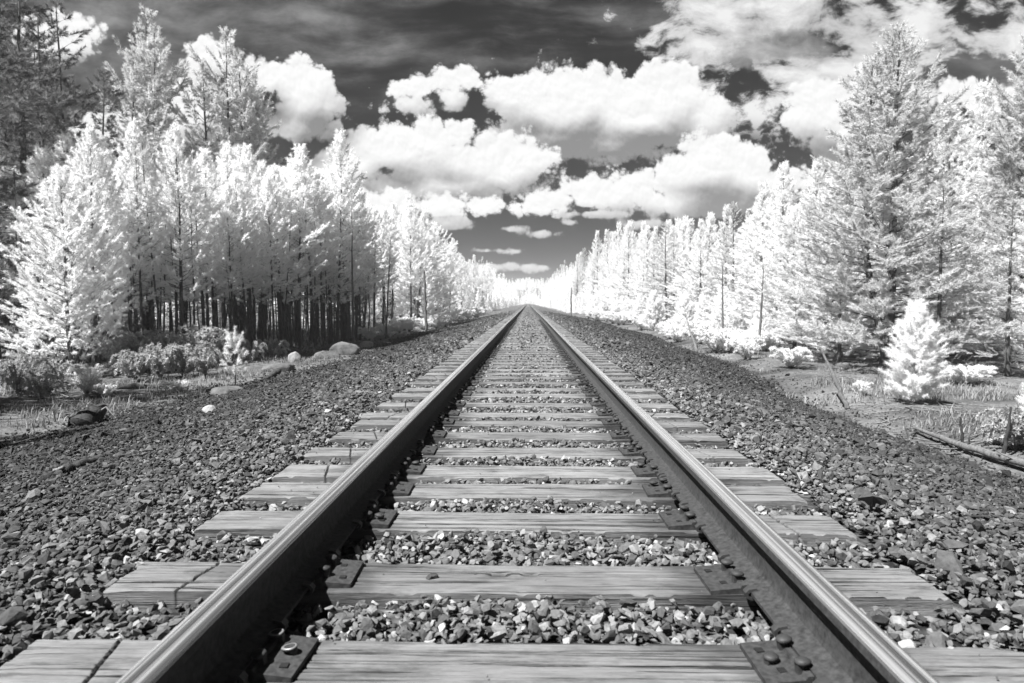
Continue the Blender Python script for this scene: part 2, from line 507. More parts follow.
# ------------------------------------------------------------------ rails
def rail_mesh(side):
    T = .190; B = .0205
    half = [(0, T), (.012, T - .0003), (.022, T - .0014), (.0295, T - .0045), (.0335, T - .009), (.0345, T - .016), (.036, T - .036), (.034, T - .0385),
            (.018, T - .045), (.0105, T - .054), (.0085, T - .085), (.0095, B + .040), (.015, B + .028), (.030, B + .021), (.070, B + .0125), (.0755, B + .010), (.0755, B)]
    prof = half + [(-a, b) for a, b in half[::-1][:-1]]
    ys = np.concatenate([np.linspace(-4, 40, 60), np.linspace(41, 470, 200)])
    r = np.random.default_rng(5 + side)
    lat = np.interp(ys, np.linspace(-4, 470, 70), r.normal(0, .012, 70)) * np.clip((ys - 6) / 20, 0, 1)
    n = len(prof); P = np.array(prof)
    V = []
    for yy, l in zip(ys, lat):
        V.append(np.stack([P[:, 0] + l, np.full(n, yy), P[:, 1]], -1))
    V = np.concatenate(V)
    i = np.arange(len(ys) * n).reshape(len(ys), n)
    a, b = i[:-1], i[1:]
    Fc = np.stack([a, b, np.roll(b, -1, 1), np.roll(a, -1, 1)], -1)
    midx = np.ones((len(ys) - 1, n), int)
    for k in range(n):
        k2 = (k + 1) % n
        if P[k, 1] > T - .018 and P[k2, 1] > T - .018: midx[:, k] = 0
    me = np_mesh('steel_rail', V, Fc.reshape(-1, 4), [M_RAILTOP, M_RUST], smooth=True, mat_idx=midx.ravel())
    me.set_sharp_from_angle(angle=math.radians(38))
    return me

def anchor_mesh():
    bm = bmesh.new()
    # a spring clip hooked round the edge of the rail foot
    pts = [(-.05, -.001), (.076, -.002), (.087, .003), (.089, .014), (.081, .022), (.058, .026)]
    w, t = .013, .0048
    P = [Vector((x, 0, z)) for x, z in pts]
    prev = None
    for k, p in enumerate(P):
        d = (P[min(k + 1, len(P) - 1)] - P[max(k - 1, 0)]).normalized(); nrm = Vector((-d.z, 0, d.x))
        cur = [bm.verts.new(p + nrm * t * b + Vector((0, w * a, 0))) for a, b in ((-1, -1), (1, -1), (1, 1), (-1, 1))]
        if prev:
            for q in range(4): bm.faces.new((prev[q], prev[(q + 1) % 4], cur[(q + 1) % 4], cur[q]))
        else: bm.faces.new(cur[::-1])
        prev = cur
    bm.faces.new(prev)
    bmesh.ops.recalc_face_normals(bm, faces=bm.faces)
    return bm_done('rail_anchor', bm, M_RUST_DARK)
ANCHOR = anchor_mesh()
for s, lab in ((-1, 'long polished steel rail on the left of the track'), (1, 'long polished steel rail on the right of the track')):
    rail = link('steel_rail', rail_mesh(s), None, (s * RAIL_X, 0, 0))
    tag(rail, lab, 'rail', 'rails of the track')
    cnt = 0
    for k, (ty, tw) in enumerate(tie_y):
        for e in (1, -1):
            if cnt >= 96 or (k > 3 and rng.random() < .12): continue
            an = link('rail_anchor', ANCHOR, rail, (0, ty + e * (tw / 2 + .025), .0125)); cnt += 1
            an.rotation_euler = (0, 0, PI if s > 0 else 0)

# ------------------------------------------------------------------ ballast
def hulls(n, pts, seed):
    r = np.random.default_rng(seed); out = []
    while len(out) < n:
        p = r.normal(size=(pts, 3)); p /= np.linalg.norm(p, axis=1)[:, None]
        p *= r.uniform(.75, 1.0, (pts, 1))
        bm = bmesh.new(); vs = [bm.verts.new(v) for v in p]
        bmesh.ops.convex_hull(bm, input=vs)
        bmesh.ops.delete(bm, geom=[v for v in bm.verts if not v.link_faces], context='VERTS')
        bmesh.ops.triangulate(bm, faces=bm.faces)
        bm.verts.index_update()
        out.append((np.array([v.co[:] for v in bm.verts]), np.array([[v.index for v in f.verts] for f in bm.faces])))
        bm.free()
    return out

def rot_mats(r, n):
    q = r.normal(size=(n, 4)); q /= np.linalg.norm(q, axis=1)[:, None]
    w, x, y, z = q.T
    return np.stack([1 - 2 * (y * y + z * z), 2 * (x * y - z * w), 2 * (x * z + y * w), 2 * (x * y + z * w), 1 - 2 * (x * x + z * z), 2 * (y * z - x * w),
                     2 * (x * z - y * w), 2 * (y * z + x * w), 1 - 2 * (x * x + y * y)], -1).reshape(n, 3, 3)

tie_c = np.array([t[0] for t in tie_y]); tie_w = np.array([t[1] for t in tie_y])
def scatter_stones(n, y0, y1, protos, size_med, seed, verge=False):
    r = np.random.default_rng(seed)
    Y = y0 + (y1 - y0) * r.random(n * 2)
    HW = np.minimum(7.4, 2.2 + Y * .88)
    X = r.uniform(-7.4, 7.4, n * 2)
    keep = (np.abs(X) < HW) & (np.abs(X) < toe(X, Y) + .5 * r.random(n * 2) ** 2 * np.where(r.random(n * 2) < .2, 3, 1))
    if verge:
        X = r.uniform(-15, 15, n * 2)
        keep = (np.abs(X) < HW + 4) & (np.abs(X) > toe(X, Y) - .2) & (fbm(X * .9, Y * .9, 5) > .40)
    # keep tie tops clear
    idx = np.clip(np.searchsorted(tie_c, Y), 1, len(tie_c) - 1)
    d0 = np.abs(Y - tie_c[idx - 1]) - tie_w[idx - 1] / 2; d1 = np.abs(Y - tie_c[idx]) - tie_w[idx] / 2
    on = (np.minimum(d0, d1) < .012) & (np.abs(X) < TIE_L / 2 + .02)
    keep &= ~on | (r.random(n * 2) < .010)
    X, Y, on = X[keep][:n], Y[keep][:n], on[keep][:n]
    m = len(X)
    S = size_med * np.exp(r.normal(0, .32, m)) * np.where(r.random(m) < .035, 1.75, 1.0)
    inside = np.abs(X) < TIE_L / 2
    S = np.where(inside, np.minimum(S, size_med * 1.9), S)
    dd = np.minimum(d0, d1)[keep][:n]
    S = np.where(inside, np.minimum(S, np.maximum(dd * 2.0, .018)), S)
    near_rail = np.abs(np.abs(X) - RAIL_X) < .1
    Z = ground_z(X, Y) + np.where(inside, r.uniform(-.006, .026, m), r.uniform(-.015, .02, m)) + S * .18
    mound = .030 * np.exp(-(X / .55) ** 2)
    Z = Z + np.where(inside, mound, 0)
    Z = Z + .045 * np.exp(-((np.abs(X) - 1.5) / .3) ** 2) * ~inside
    Z = np.where(near_rail, np.minimum(Z, -.03 - S * .4), Z)
    S = np.where(on, np.clip(S * .55, .010, .024), S); Z = np.where(on, .004 + S * .12, Z)   # strays lying on the ties
    ax = np.abs(X)
    # paler rock between the rails; slopes take cinder colour plus painted-in vignette darkening
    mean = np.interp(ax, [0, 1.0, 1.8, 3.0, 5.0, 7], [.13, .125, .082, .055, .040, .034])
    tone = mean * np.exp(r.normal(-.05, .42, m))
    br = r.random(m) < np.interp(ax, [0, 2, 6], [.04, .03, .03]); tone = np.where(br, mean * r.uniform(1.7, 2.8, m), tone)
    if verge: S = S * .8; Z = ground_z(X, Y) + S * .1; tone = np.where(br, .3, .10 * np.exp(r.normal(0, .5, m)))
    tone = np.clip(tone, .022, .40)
    R = rot_mats(r, m)
    sc = S[:, None] * .5 * np.stack([r.uniform(.8, 1.25, m), r.uniform(.65, 1.0, m), r.uniform(.45, .8, m)], -1)
    which = r.integers(0, len(protos), m)
    VV, FF, TT = [], [], []; base = 0
    yaw = rot_mats(r, m)
    tilt = r.normal(0, .45, (m, 2))
    for k, (pv, pf) in enumerate(protos):
        sel = np.nonzero(which == k)[0]
        if not len(sel): continue
        v = np.einsum('nij,vj->nvi', R[sel], pv)            # random turn of the hull
        v = v * sc[sel][:, None, :]                           # flattened lying stones
        a = r.uniform(0, 2 * PI, len(sel)); ca, sa = np.cos(a)[:, None], np.sin(a)[:, None]
        tx, tyy = tilt[sel, 0][:, None], tilt[sel, 1][:, None]
        x, y_, z = v[..., 0], v[..., 1], v[..., 2]
        y_, z = y_ * np.cos(tx) - z * np.sin(tx), y_ * np.sin(tx) + z * np.cos(tx)
        x, z = x * np.cos(tyy) - z * np.sin(tyy), x * np.sin(tyy) + z * np.cos(tyy)
        x, y_ = x * ca - y_ * sa, x * sa + y_ * ca
        v = np.stack([x + X[sel][:, None], y_ + Y[sel][:, None], z + Z[sel][:, None]], -1)
        nv = len(pv)
        VV.append(v.reshape(-1, 3)); TT.append(np.repeat(tone[sel], nv))
        FF.append((pf[None] + (base + np.arange(len(sel)) * nv)[:, None, None]).reshape(-1, 3)); base += len(sel) * nv
    return np.concatenate(VV), np.concatenate(FF), np.concatenate(TT)

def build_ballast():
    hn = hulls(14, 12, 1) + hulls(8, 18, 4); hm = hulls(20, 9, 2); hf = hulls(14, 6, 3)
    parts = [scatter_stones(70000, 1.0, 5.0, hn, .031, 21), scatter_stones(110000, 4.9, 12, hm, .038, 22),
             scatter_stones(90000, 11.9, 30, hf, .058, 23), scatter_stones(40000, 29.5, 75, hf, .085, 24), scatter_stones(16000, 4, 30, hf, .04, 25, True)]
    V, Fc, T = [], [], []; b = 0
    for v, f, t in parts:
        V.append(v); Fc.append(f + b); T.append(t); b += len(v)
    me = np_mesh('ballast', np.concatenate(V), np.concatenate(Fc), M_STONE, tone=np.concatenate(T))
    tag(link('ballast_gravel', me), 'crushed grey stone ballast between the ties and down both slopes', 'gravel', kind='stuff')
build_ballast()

# ------------------------------------------------------------------ trees
def tube(P, R, n=6):
    """P (k,3) centreline, R (k,) radii -> verts, quads"""
    P = np.asarray(P, float); k = len(P)
    D = np.gradient(P, axis=0); D /= np.linalg.norm(D, axis=1)[:, None] + 1e-9
    up = np.where(np.abs(D[:, 2:3]) > .9, np.array([[1., 0, 0]]), np.array([[0, 0, 1.]]))
    A = np.cross(D, up); A /= np.linalg.norm(A, axis=1)[:, None] + 1e-9
    B = np.cross(D, A)
    a = np.arange(n) * 2 * PI / n
    V = P[:, None] + (A[:, None] * np.cos(a)[None, :, None] + B[:, None] * np.sin(a)[None, :, None]) * np.asarray(R)[:, None, None]
    i = np.arange(k * n).reshape(k, n)
    Fc = np.stack([i[:-1], np.roll(i[:-1], -1, 1), np.roll(i[1:], -1, 1), i[1:]], -1).reshape(-1, 4)
    return V.reshape(-1, 3), Fc

class Acc:
    def __init__(s): s.V, s.F, s.T, s.n = [], [], [], 0
    def add(s, V, Fc, t=0.0):
        s.V.append(V); s.F.append(Fc + s.n); s.n += len(V)
        s.T.append(np.full(len(V), t) if np.isscalar(t) else t)
    def mesh(s, name, mat, smooth=False):
        return np_mesh(name, np.concatenate(s.V), np.concatenate(s.F), mat, tone=np.concatenate(s.T), smooth=smooth)

DENS, WIDE = 4.4, 1.15
def needles(r, A, D, L, dens, nl, nw, spread, tone):
    """tufts of needles along twigs: A starts, D unit dirs, L lengths"""
    cnt = np.maximum(4, (L * dens * DENS).astype(int))
    idx = np.repeat(np.arange(len(A)), cnt); n = len(idx)
    q = r.random(n) ** .75
    p = A[idx] + D[idx] * (L[idx] * q)[:, None]
    u = r.normal(size=(n, 3)); u /= np.linalg.norm(u, axis=1)[:, None]
    d = D[idx] * (1.0 + .9 * q)[:, None] * (1 - spread) + u * spread * 1.15
    d /= np.linalg.norm(d, axis=1)[:, None]
    side = np.cross(d, r.normal(size=(n, 3))); side /= np.linalg.norm(side, axis=1)[:, None] + 1e-9
    ln = nl * r.uniform(.6, 1.2, n)[:, None]
    w = nw * WIDE * r.uniform(.7, 1.2, n)[:, None]
    v = np.stack([p - side * w * .5, p + side * w * .5, p + d * ln], 1).reshape(-1, 3)
    f = np.arange(n * 3).reshape(n, 3)
    t = np.repeat(np.clip(tone[idx] + r.normal(0, .12, n), 0, 1), 3)
    return v, f, t

def make_tree(name, seed, H, R, bare=.1, nb=90, e_low=.0, e_top=.9, curve=.25, tw_per=8, dens=55, nl=.10, nw=.014, spread=.5,
              shape=lambda t: (1 - t) ** .75, trunk_r=.09, dead=10, lean=.0, mat=None, bark=None, inner=.25, tops=1, tl_k=.30):
    r = np.random.default_rng(seed)
    bark = bark or M_BARK; mat = mat or M_NEEDLE
    wood = Acc()
    stems = []
    for s in range(tops):
        k = 14
        z = np.linspace(-.15, H * (1 - .07 * s), k)
        th = r.uniform(0, 2 * PI)
        off = np.array([math.cos(th), math.sin(th)]) * (.0 if s == 0 else R * .28)
        f = np.clip(z / H, 0, 1)
        wx = np.cumsum(r.normal(0, .012 * H / 7, k)) + off[0] * np.clip(f * 3, 0, 1) + lean * H * f
        wy = np.cumsum(r.normal(0, .012 * H / 7, k)) + off[1] * np.clip(f * 3, 0, 1)
        P = np.stack([wx, wy, z], -1)
        rad = trunk_r * (1 - .93 * f) * (1 + .22 * np.exp(-z / .25)) * (1 if s == 0 else .75)
        V, Fc = tube(P, rad, 8); wood.add(V, Fc)
        stems.append((P, rad))
    TA, TD, TL, TT = [], [], [], []
    golden = 2.399963
    for b in range(nb):
        P, rad = stems[b % tops]
        t = bare + (1 - bare) * ((b + r.random()) / nb) ** .92
        t = min(t, .985)
        h = t * P[-1, 2]
        base = np.array([np.interp(h, P[:, 2], P[:, 0]), np.interp(h, P[:, 2], P[:, 1]), h])
        tt = (t - bare) / (1 - bare)
        L = max(.18, R * shape(tt) * r.uniform(.62, 1.12))
        az = b * golden + r.normal(0, .3)
        e = e_low + (e_top - e_low) * tt ** 1.2 + r.normal(0, .12)
        hd = np.array([math.cos(az), math.sin(az), 0.])
        ss = np.linspace(0, 1, 6)
        pts = base + np.outer(ss, hd) * L * math.cos(e)
        pts[:, 2] += L * (math.sin(e) * ss + curve * ss ** 2)
        pts[1:, :2] += r.normal(0, .03 * L, (5, 2))
        rb = max(.004, .007 * L + .003)
        V, Fc = tube(pts, rb * (1 - .85 * ss), 4); wood.add(V, Fc)
        # twigs
        m = max(2, int(tw_per * (L / R) ** .8 * r.uniform(.8, 1.2)))
        s = inner + (1 - inner) * r.random(m) ** .8
        A = np.stack([np.interp(s, ss, pts[:, c]) for c in range(3)], -1)
        sd = np.where(r.random(m) < .5, -1, 1) * r.uniform(.35, 1.15, m)
        el = r.uniform(.0, .75, m)
        D = np.stack([np.cos(az + sd) * np.cos(el), np.sin(az + sd) * np.cos(el), np.sin(el)], -1)
        Lt = np.clip(L * tl_k * (1.15 - .6 * s) * r.uniform(.6, 1.3, m), .10, .55)
        # the tip of the branch itself
        tip_d = pts[-1] - pts[-2]; tip_d /= np.linalg.norm(tip_d)
        A = np.concatenate([A, [pts[-1] - tip_d * .05, pts[-2]]]); D = np.concatenate([D, [tip_d, tip_d]])
        Lt = np.concatenate([Lt, [min(.35, .16 + .1 * L), np.linalg.norm(pts[-1] - pts[-2])]])
        tone = np.clip(.5 + r.normal(0, .22) + r.normal(0, .15, len(A)), 0, 1)
        TA.append(A); TD.append(D); TL.append(Lt); TT.append(tone)
    # leader shoot
    P = stems[0][0]
    TA.append(P[-1:] - [[0, 0, .25]]); TD.append(np.array([[0, 0, 1.]])); TL.append(np.array([.4])); TT.append(np.array([.7]))
    V, Fc, T = needles(r, np.concatenate(TA), np.concatenate(TD), np.concatenate(TL), dens, nl, nw, spread, np.concatenate(TT))
    crown = np_mesh(name + '_crown', V, Fc, mat, tone=T)
    # dead lower twigs
    P, rad = stems[0]
    for b in range(dead):
        h = r.uniform(.08, max(bare, .25)) * H
        base = np.array([np.interp(h, P[:, 2], P[:, 0]), np.interp(h, P[:, 2], P[:, 1]), h])
        az = r.uniform(0, 2 * PI); L = R * r.uniform(.25, .75)
        ss = np.linspace(0, 1, 5); pts = base + np.outer(ss, [math.cos(az), math.sin(az), 0]) * L
        pts[:, 2] += L * (r.uniform(-.25, .2) * ss - .15 * ss ** 2); pts[1:] += r.normal(0, .03, (4, 3))
        V, Fc = tube(pts, .011 * (1 - .8 * ss), 3); wood.add(V, Fc)
    trunk = wood.mesh(name + '_trunk', bark, True)
    return trunk, crown, H

cone = lambda t: (1 - t) ** .8 * (1 - .25 * (1 - t) ** 6)
colm = lambda t: (1 - t ** 2.2) ** .8 * (.75 + .35 * np.sin(np.clip(t * 3.0, 0, PI)))
oval = lambda t: .35 + .75 * np.sin(np.clip(.25 + t * 2.7, 0, PI)) if t < .95 else .25

PROTO = {}
for k in range(4):
    PROTO['stand%d' % k] = make_tree('stand_pine', 300 + k, 7.0, [1.05, .9, 1.2, 1.0][k], bare=[.30, .36, .24, .38][k], nb=110, e_low=.15, e_top=1.05, curve=.3, tw_per=8,
                                     dens=56, nl=.115, nw=.016, spread=.55, shape=colm, trunk_r=[.07, .058, .08, .062][k], dead=16)
for k in range(4):
    PROTO['bushy%d' % k] = make_tree('bushy_pine', 320 + k, 7.0, [2.1, 1.8, 2.3, 2.0][k], bare=.03, nb=150, e_low=-.05, e_top=1.0, curve=.22, tw_per=10,
                                     dens=62, nl=.115, nw=.016, spread=.55, shape=cone, trunk_r=.10, dead=4)
for k in range(2):
    PROTO['leafy%d' % k] = make_tree('leafy_pine', 335 + k, 7.0, [1.8, 1.55][k], bare=.05, nb=140, e_low=.25, e_top=1.15, curve=.3, tw_per=10,
                                     dens=66, nl=.12, nw=.017, spread=.55, shape=colm, trunk_r=.085, dead=4)
for k in range(3):
    PROTO['tall%d' % k] = make_tree('tall_pine', 340 + k, 15.0, [2.9, 3.2, 2.7][k], bare=[.16, .14, .2][k], nb=240, inner=.15, e_low=.05, e_top=.95, curve=.25, tw_per=15,
                                    dens=46, nl=.17, nw=.024, spread=.55, shape=lambda t: (1 - t) ** .45 * (.85 + .3 * math.sin(t * 19)), trunk_r=.17, dead=10, tops=[3, 3, 2][k], mat=M_NEEDLE_GREY)
for k in range(2):
    PROTO['old%d' % k] = make_tree('old_pine', 350 + k, 15.0, [3.2, 2.8][k], bare=.05, nb=190, e_low=-.25, e_top=.6, curve=.12, tw_per=14,
                                   dens=40, nl=.17, nw=.022, spread=.55, shape=lambda t: (1 - t) ** .5 * (.7 + .3 * math.sin(t * 23)), trunk_r=.18, dead=30, tops=[2, 1][k], mat=M_NEEDLE_SHADED, inner=.35)
for k in range(2):
    PROTO['big%d' % k] = make_tree('big_conifer', 360 + k, 10.5, [3.0, 2.7][k], bare=.04, nb=340, inner=.14, e_low=-.12, e_top=.95, curve=.18, tw_per=15,
                                   dens=48, nl=.125, nw=.018, spread=.55, shape=lambda t: (1 - t) ** .62 * (1 - .12 * math.cos(t * 31)), trunk_r=.17, dead=14, tops=[2, 1][k], mat=M_NEEDLE_GREY)
for k in range(2):
    PROTO['spruce%d' % k] = make_tree('layered_fir', 370 + k, 7.0, [2.1, 1.9][k], bare=.05, nb=100, e_low=-.22, e_top=.7, curve=.10, tw_per=14,
                                      dens=60, nl=.085, nw=.016, spread=.45, shape=cone, trunk_r=.10, dead=6, mat=M_NEEDLE_GREY)
PROTO['young0'] = make_tree('young_pine', 380, 2.15, .74, bare=.015, nb=190, e_low=-.02, e_top=1.1, curve=.25, tw_per=12, inner=.08, dens=150, nl=.10, nw=.0075, spread=.6,
                            shape=lambda t: (1 - t) ** .58 * (1 - .32 * (1 - t) ** 4), trunk_r=.025, dead=0, mat=M_NEEDLE)
PROTO['young1'] = make_tree('young_pine', 381, 1.0, .30, bare=.04, nb=20, e_low=.35, e_top=1.1, curve=.25, tw_per=3, dens=220, nl=.07, nw=.006, spread=.6,
                            shape=lambda t: (1 - t) ** .7 * (1 - .35 * math.sin(t * 12)), trunk_r=.016, dead=0, mat=M_SHRUB_PALE)

n_tree = 0
def tree(name, proto, px, Y, top_py=None, h=None, label='', group=None, cat='tree', x=None, wide=1.0, rz=None):
    global n_tree
    X = (px - VPX) / F * Y if x is None else x
    z0 = gz(X, Y)
    tk, cr, H0 = PROTO[proto]
    if h is None: h = CAM_Z + (VPY - top_py) / F * Y - z0
    s = h / H0
    o = empty(name, (X, Y, z0), rng.uniform(0, 2 * PI) if rz is None else rz)
    w = s ** .85 * wide if H0 > 3 else s * wide
    o.scale = (w, w, s)
    o.rotation_euler[0], o.rotation_euler[1] = float(rng.normal(0, .022)), float(rng.normal(0, .022))
    link('trunk', tk, o); link('crown', cr, o)
    tag(o, label, cat, group); n_tree += 1
    return o

# --- left side, hand placed
tree('pine_tree', 'leafy0', 62, 16.2, 172, label='bright bushy pine at the outer left edge of the stand, leafy to the ground', wide=.95)
tree('pine_tree', 'leafy1', 86, 17.6, 132, label='tall pointed pale pine with dark leaning trunk, beside the outermost bushy pine', wide=.8)
tree('pine_tree', 'stand2', 125, 19.5, 158, label='slim pine with a straight dark trunk and bare side branches, front of the left stand')
tree('pine_tree', 'bushy1', 28, 17.5, 232, label='low pale pine half hidden behind the outermost bushy pine at left', wide=.9)
tree('pine_tree', 'old0', 66, 24, 6, label='tall dark old pine with drooping foliage, rightmost of the dark far-left trees')
tree('pine_tree', 'old1', 16, 21, -60, label='tall dark old pine with double trunk at the very left edge of the photo')
tree('pine_tree', 'old0', -18, 19, -40, label='dark old pine reaching into the photo from beyond its left edge')
tree('pine_tree', 'old1', 42, 28, 40, label='dark thin pine between the two tall dark old pines at far left')
tree('pine_tree', 'old1', 95, 33, 70, label='lower dark pine between the dark old pines and the first tall grey pine')
tree('pine_tree', 'tall0', 146, 36, 20, label='tall grey pine with several tops rising above the left stand, first from the left')
tree('pine_tree', 'tall1', 232, 37, 33, label='tall broad grey pine with twin trunks above the left stand, before the white cloud')
tree('pine_tree', 'tall2', 248, 40, 75, label='shorter grey pine close on the right of the twin trunked tall pine')
tree('pine_tree', 'stand0', 346, 30, 140, label='spiky tall pale pine standing clear of the left stand, tallest at its track end')
tree('pine_tree', 'stand3', 408, 58, 200, label='pale slim pine at the track end of the left forest edge')
for X, Y, h, p in ((-13.0, 9.5, 13, 'old0'), (-10.8, 5.2, 10.5, 'old1'), (-9.6, 1.8, 10, 'old0'), (-9.4, -1.4, 10, 'old1')):  # out-of-view pines, added so their shadows darken the left slope
    tree('pine_tree', p, 0, Y, h=h, x=X, label='unseen dark old pine added beyond the left edge, shading the ballast slope', group='unseen pines added for shade')
# --- right side, hand placed
tree('fir_tree', 'big0', 884, 19.5, 38, wide=1.06, label='tallest broad pale conifer with a two-pointed top on the right')
tree('fir_tree', 'spruce0', 932, 18.3, 188, label='layered fir with dark trunk and level boughs to the right of the white young pine', wide=1.05)
tree('fir_tree', 'big1', 1012, 21.5, 36, label='tall pale conifer cut by the right edge of the photo', wide=.9)
tree('fir_tree', 'bushy2', 946, 23.5, 112, label='mid-height pale pine between the two tallest conifers on the right')
tree('fir_tree', 'spruce1', 1000, 17.2, 205, label='pale layered fir near the right edge of the photo, below the tall conifer')
tree('fir_tree', 'bushy0', 822, 23, 178, label='white pine with foliage to the ground touching the left flank of the tallest conifer')
tree('fir_tree', 'leafy1', 792, 25, 212, label='rounded white pine second to the left of the tallest conifer')
tree('fir_tree', 'bushy3', 836, 20.5, 236, label='low white pine at the left foot of the tallest conifer')
tree('fir_tree', 'bushy1', 973, 25, 96, label='pale pine filling the gap left of the tall conifer at the right edge')
tree('fir_tree', 'bushy3', 1046, 18.6, 150, label='pale full pine reaching in from beyond the right edge of the photo')
tree('young_pine', 'young0', 911, 12.2, 312, label='fluffy white young pine standing alone on bare ground at right', cat='young tree', wide=1.0)
tree('young_pine', 'young0', 1034, 9.3, 372, label='pale young pine cut off by the right edge of the photo', cat='young tree')
tree('young_pine', 'young1', 231, 14.3, 341, label='tiny bright white seedling pine before the dark left stand', cat='young tree')

# --- rows of the forest
placed = [(o.location.x, o.location.y) for o in bpy.data.objects if o.name.startswith(('pine_tree', 'fir_tree'))]
def edge_left(Y): return -float(np.interp(Y, [15, 18, 22, 27, 38, 60, 120, 200], [12.5, 11.6, 9.6, 8.2, 7.8, 8.6, 9.5, 10]))
def edge_right(Y): return float(np.interp(Y, [15, 20, 24, 33, 44, 100, 200], [13, 11.6, 10.0, 10.4, 10.6, 9.8, 10]))
def free(x, y, d): return all((x - a) ** 2 + (y - b) ** 2 > d * d for a, b in placed)
def rows(side, n, y0, y1, depth, d, protos, hfun, name, label, group, bias=1.6, ypow=1.0):
    c = 0; tries = 0
    while c < n and tries < n * 60:
        tries += 1
        Y = y0 + (y1 - y0) * rng.random() ** ypow
        e = edge_left(Y) if side < 0 else edge_right(Y)
        X = e + side * depth * rng.random() ** bias
        if not free(X, Y, d * (.8 + .5 * rng.random())): continue
        placed.append((X, Y)); c += 1
        tree(name, protos[int(rng.integers(len(protos)))], 0, Y, h=hfun(X, Y), x=X, label=label, group=group, wide=float(rng.uniform(.85, 1.15)))
    return c
HL = lambda X, Y: float(np.interp(Y, [16, 22, 30, 50, 100, 160], [5.9, 6.5, 7.6, 8.6, 9.4, 11]) * rng.uniform(.84, 1.10))
HR = lambda X, Y: float(np.interp(Y, [18, 33, 50, 100, 160], [6.6, 7.2, 8.2, 11.0, 12.5]) * rng.uniform(.78, 1.14))
ST = ['stand0', 'stand1', 'stand2', 'stand3']
BU = ['bushy0', 'bushy1', 'bushy2', 'bushy3', 'bushy1', 'spruce0']
rows(-1, 100, 18, 36, 9, .58, ST, HL, 'pine_tree', 'slim pine with dark bare lower trunk, one of the crowd in the dense left stand', 'pines of the dense left stand', bias=1.25)
rows(-1, 40, 36, 80, 8, 1.1, ST + ['leafy0', 'bushy1'], HL, 'pine_tree', 'white pine along the left forest edge beyond the dense stand', 'pines along the far left forest edge')
rows(-1, 22, 80, 170, 9, 1.7, ['bushy3', 'bushy1', 'bushy0', 'stand2'], HL, 'pine_tree', 'white pine along the left forest edge beyond the dense stand', 'pines along the far left forest edge')
rows(1, 22, 22, 36, 7, 1.25, BU + ['spruce1'], HR, 'fir_tree', 'white conifer in the right forest wall between the tallest conifer and the track', 'conifers of the right forest wall')
rows(1, 44, 36, 80, 8, 1.35, BU + ['spruce0'], HR, 'fir_tree', 'white conifer in the right forest wall between the tallest conifer and the track', 'conifers of the right forest wall')
rows(1, 26, 80, 170, 9, 1.9, BU, HR, 'fir_tree', 'white conifer in the right forest wall between the tallest conifer and the track', 'conifers of the right forest wall')
print('trees', n_tree)

# --- the far woods: one mass
def dead_poles():
    protos = []
    for k in range(4):
        r = np.random.default_rng(800 + k); a = Acc(); H = 5.2
        z = np.linspace(-.1, H, 12); f = np.clip(z / H, 0, 1)
        P = np.stack([np.cumsum(r.normal(0, .018, 12)), np.cumsum(r.normal(0, .018, 12)), z], -1)
        V, Fc = tube(P, .036 * (1 - .8 * f), 6); a.add(V, Fc)
        for b in range(26):
            h = r.uniform(.25, .98) * H; base = np.array([np.interp(h, z, P[:, 0]), np.interp(h, z, P[:, 1]), h]); az = r.uniform(0, 6.28); L = r.uniform(.2, .8)
            ss = np.linspace(0, 1, 5); q = base + np.outer(ss, [math.cos(az), math.sin(az), r.uniform(-.3, .4)]) * L; q[1:] += r.normal(0, .03, (4, 3))
            V, Fc = tube(q, .009 * (1 - .8 * ss), 3); a.add(V, Fc)
        protos.append(a.mesh('dead_pole', M_BARK, True))
    c = 0
    while c < 96:
        Y = 18 + 18 * rng.random(); X = edge_left(Y) - 6 * rng.random() ** 1.3
        if not free(X, Y, .4): continue
        placed.append((X, Y)); c += 1
        o = link('dead_tree', protos[c % 4], None, (X, Y, gz(X, Y)))
        o.rotation_euler = (float(rng.normal(0, .03)), float(rng.normal(0, .03)), float(rng.uniform(0, 6.28))); o.scale = (1, 1, float(rng.uniform(.7, 1.25)))
        tag(o, 'thin dark dead pole among the bare trunks of the dense left stand', 'dead tree', 'thin dead poles in the left stand')
dead_poles()

def litter():
    r = np.random.default_rng(61); a = Acc(); c = 0
    while c < 2400:
        Y = 4.5 + 26 * r.random() ** 1.3; X = r.uniform(-14, 14); t = float(toe(X, Y))
        if abs(X) < t - .3 or abs(X) > Y * .9 + 2: continue
        if fbm(np.array([X * .5]), np.array([Y * .5]), 88)[0] < .46: continue
        L = r.uniform(.06, .5) * (1 if r.random() < .8 else 2.2); az = r.uniform(0, 6.28); k = np.linspace(-.5, .5, 5)
        x = X + k * L * math.cos(az) + r.normal(0, .012, 5); y = Y + k * L * math.sin(az) + r.normal(0, .012, 5)
        z = ground_z(x, y) + .012 + np.abs(r.normal(0, .03)) * (k + .5)
        V, Fc = tube(np.stack([x, y, z], -1), np.full(5, r.uniform(.003, .011)), 4); a.add(V, Fc); c += 1
    tag(link('twig_litter', a.mesh('twig_litter', M_DEADWOOD, True)), 'fallen twigs and bark scattered on the bare verges', 'litter', kind='stuff')
litter()

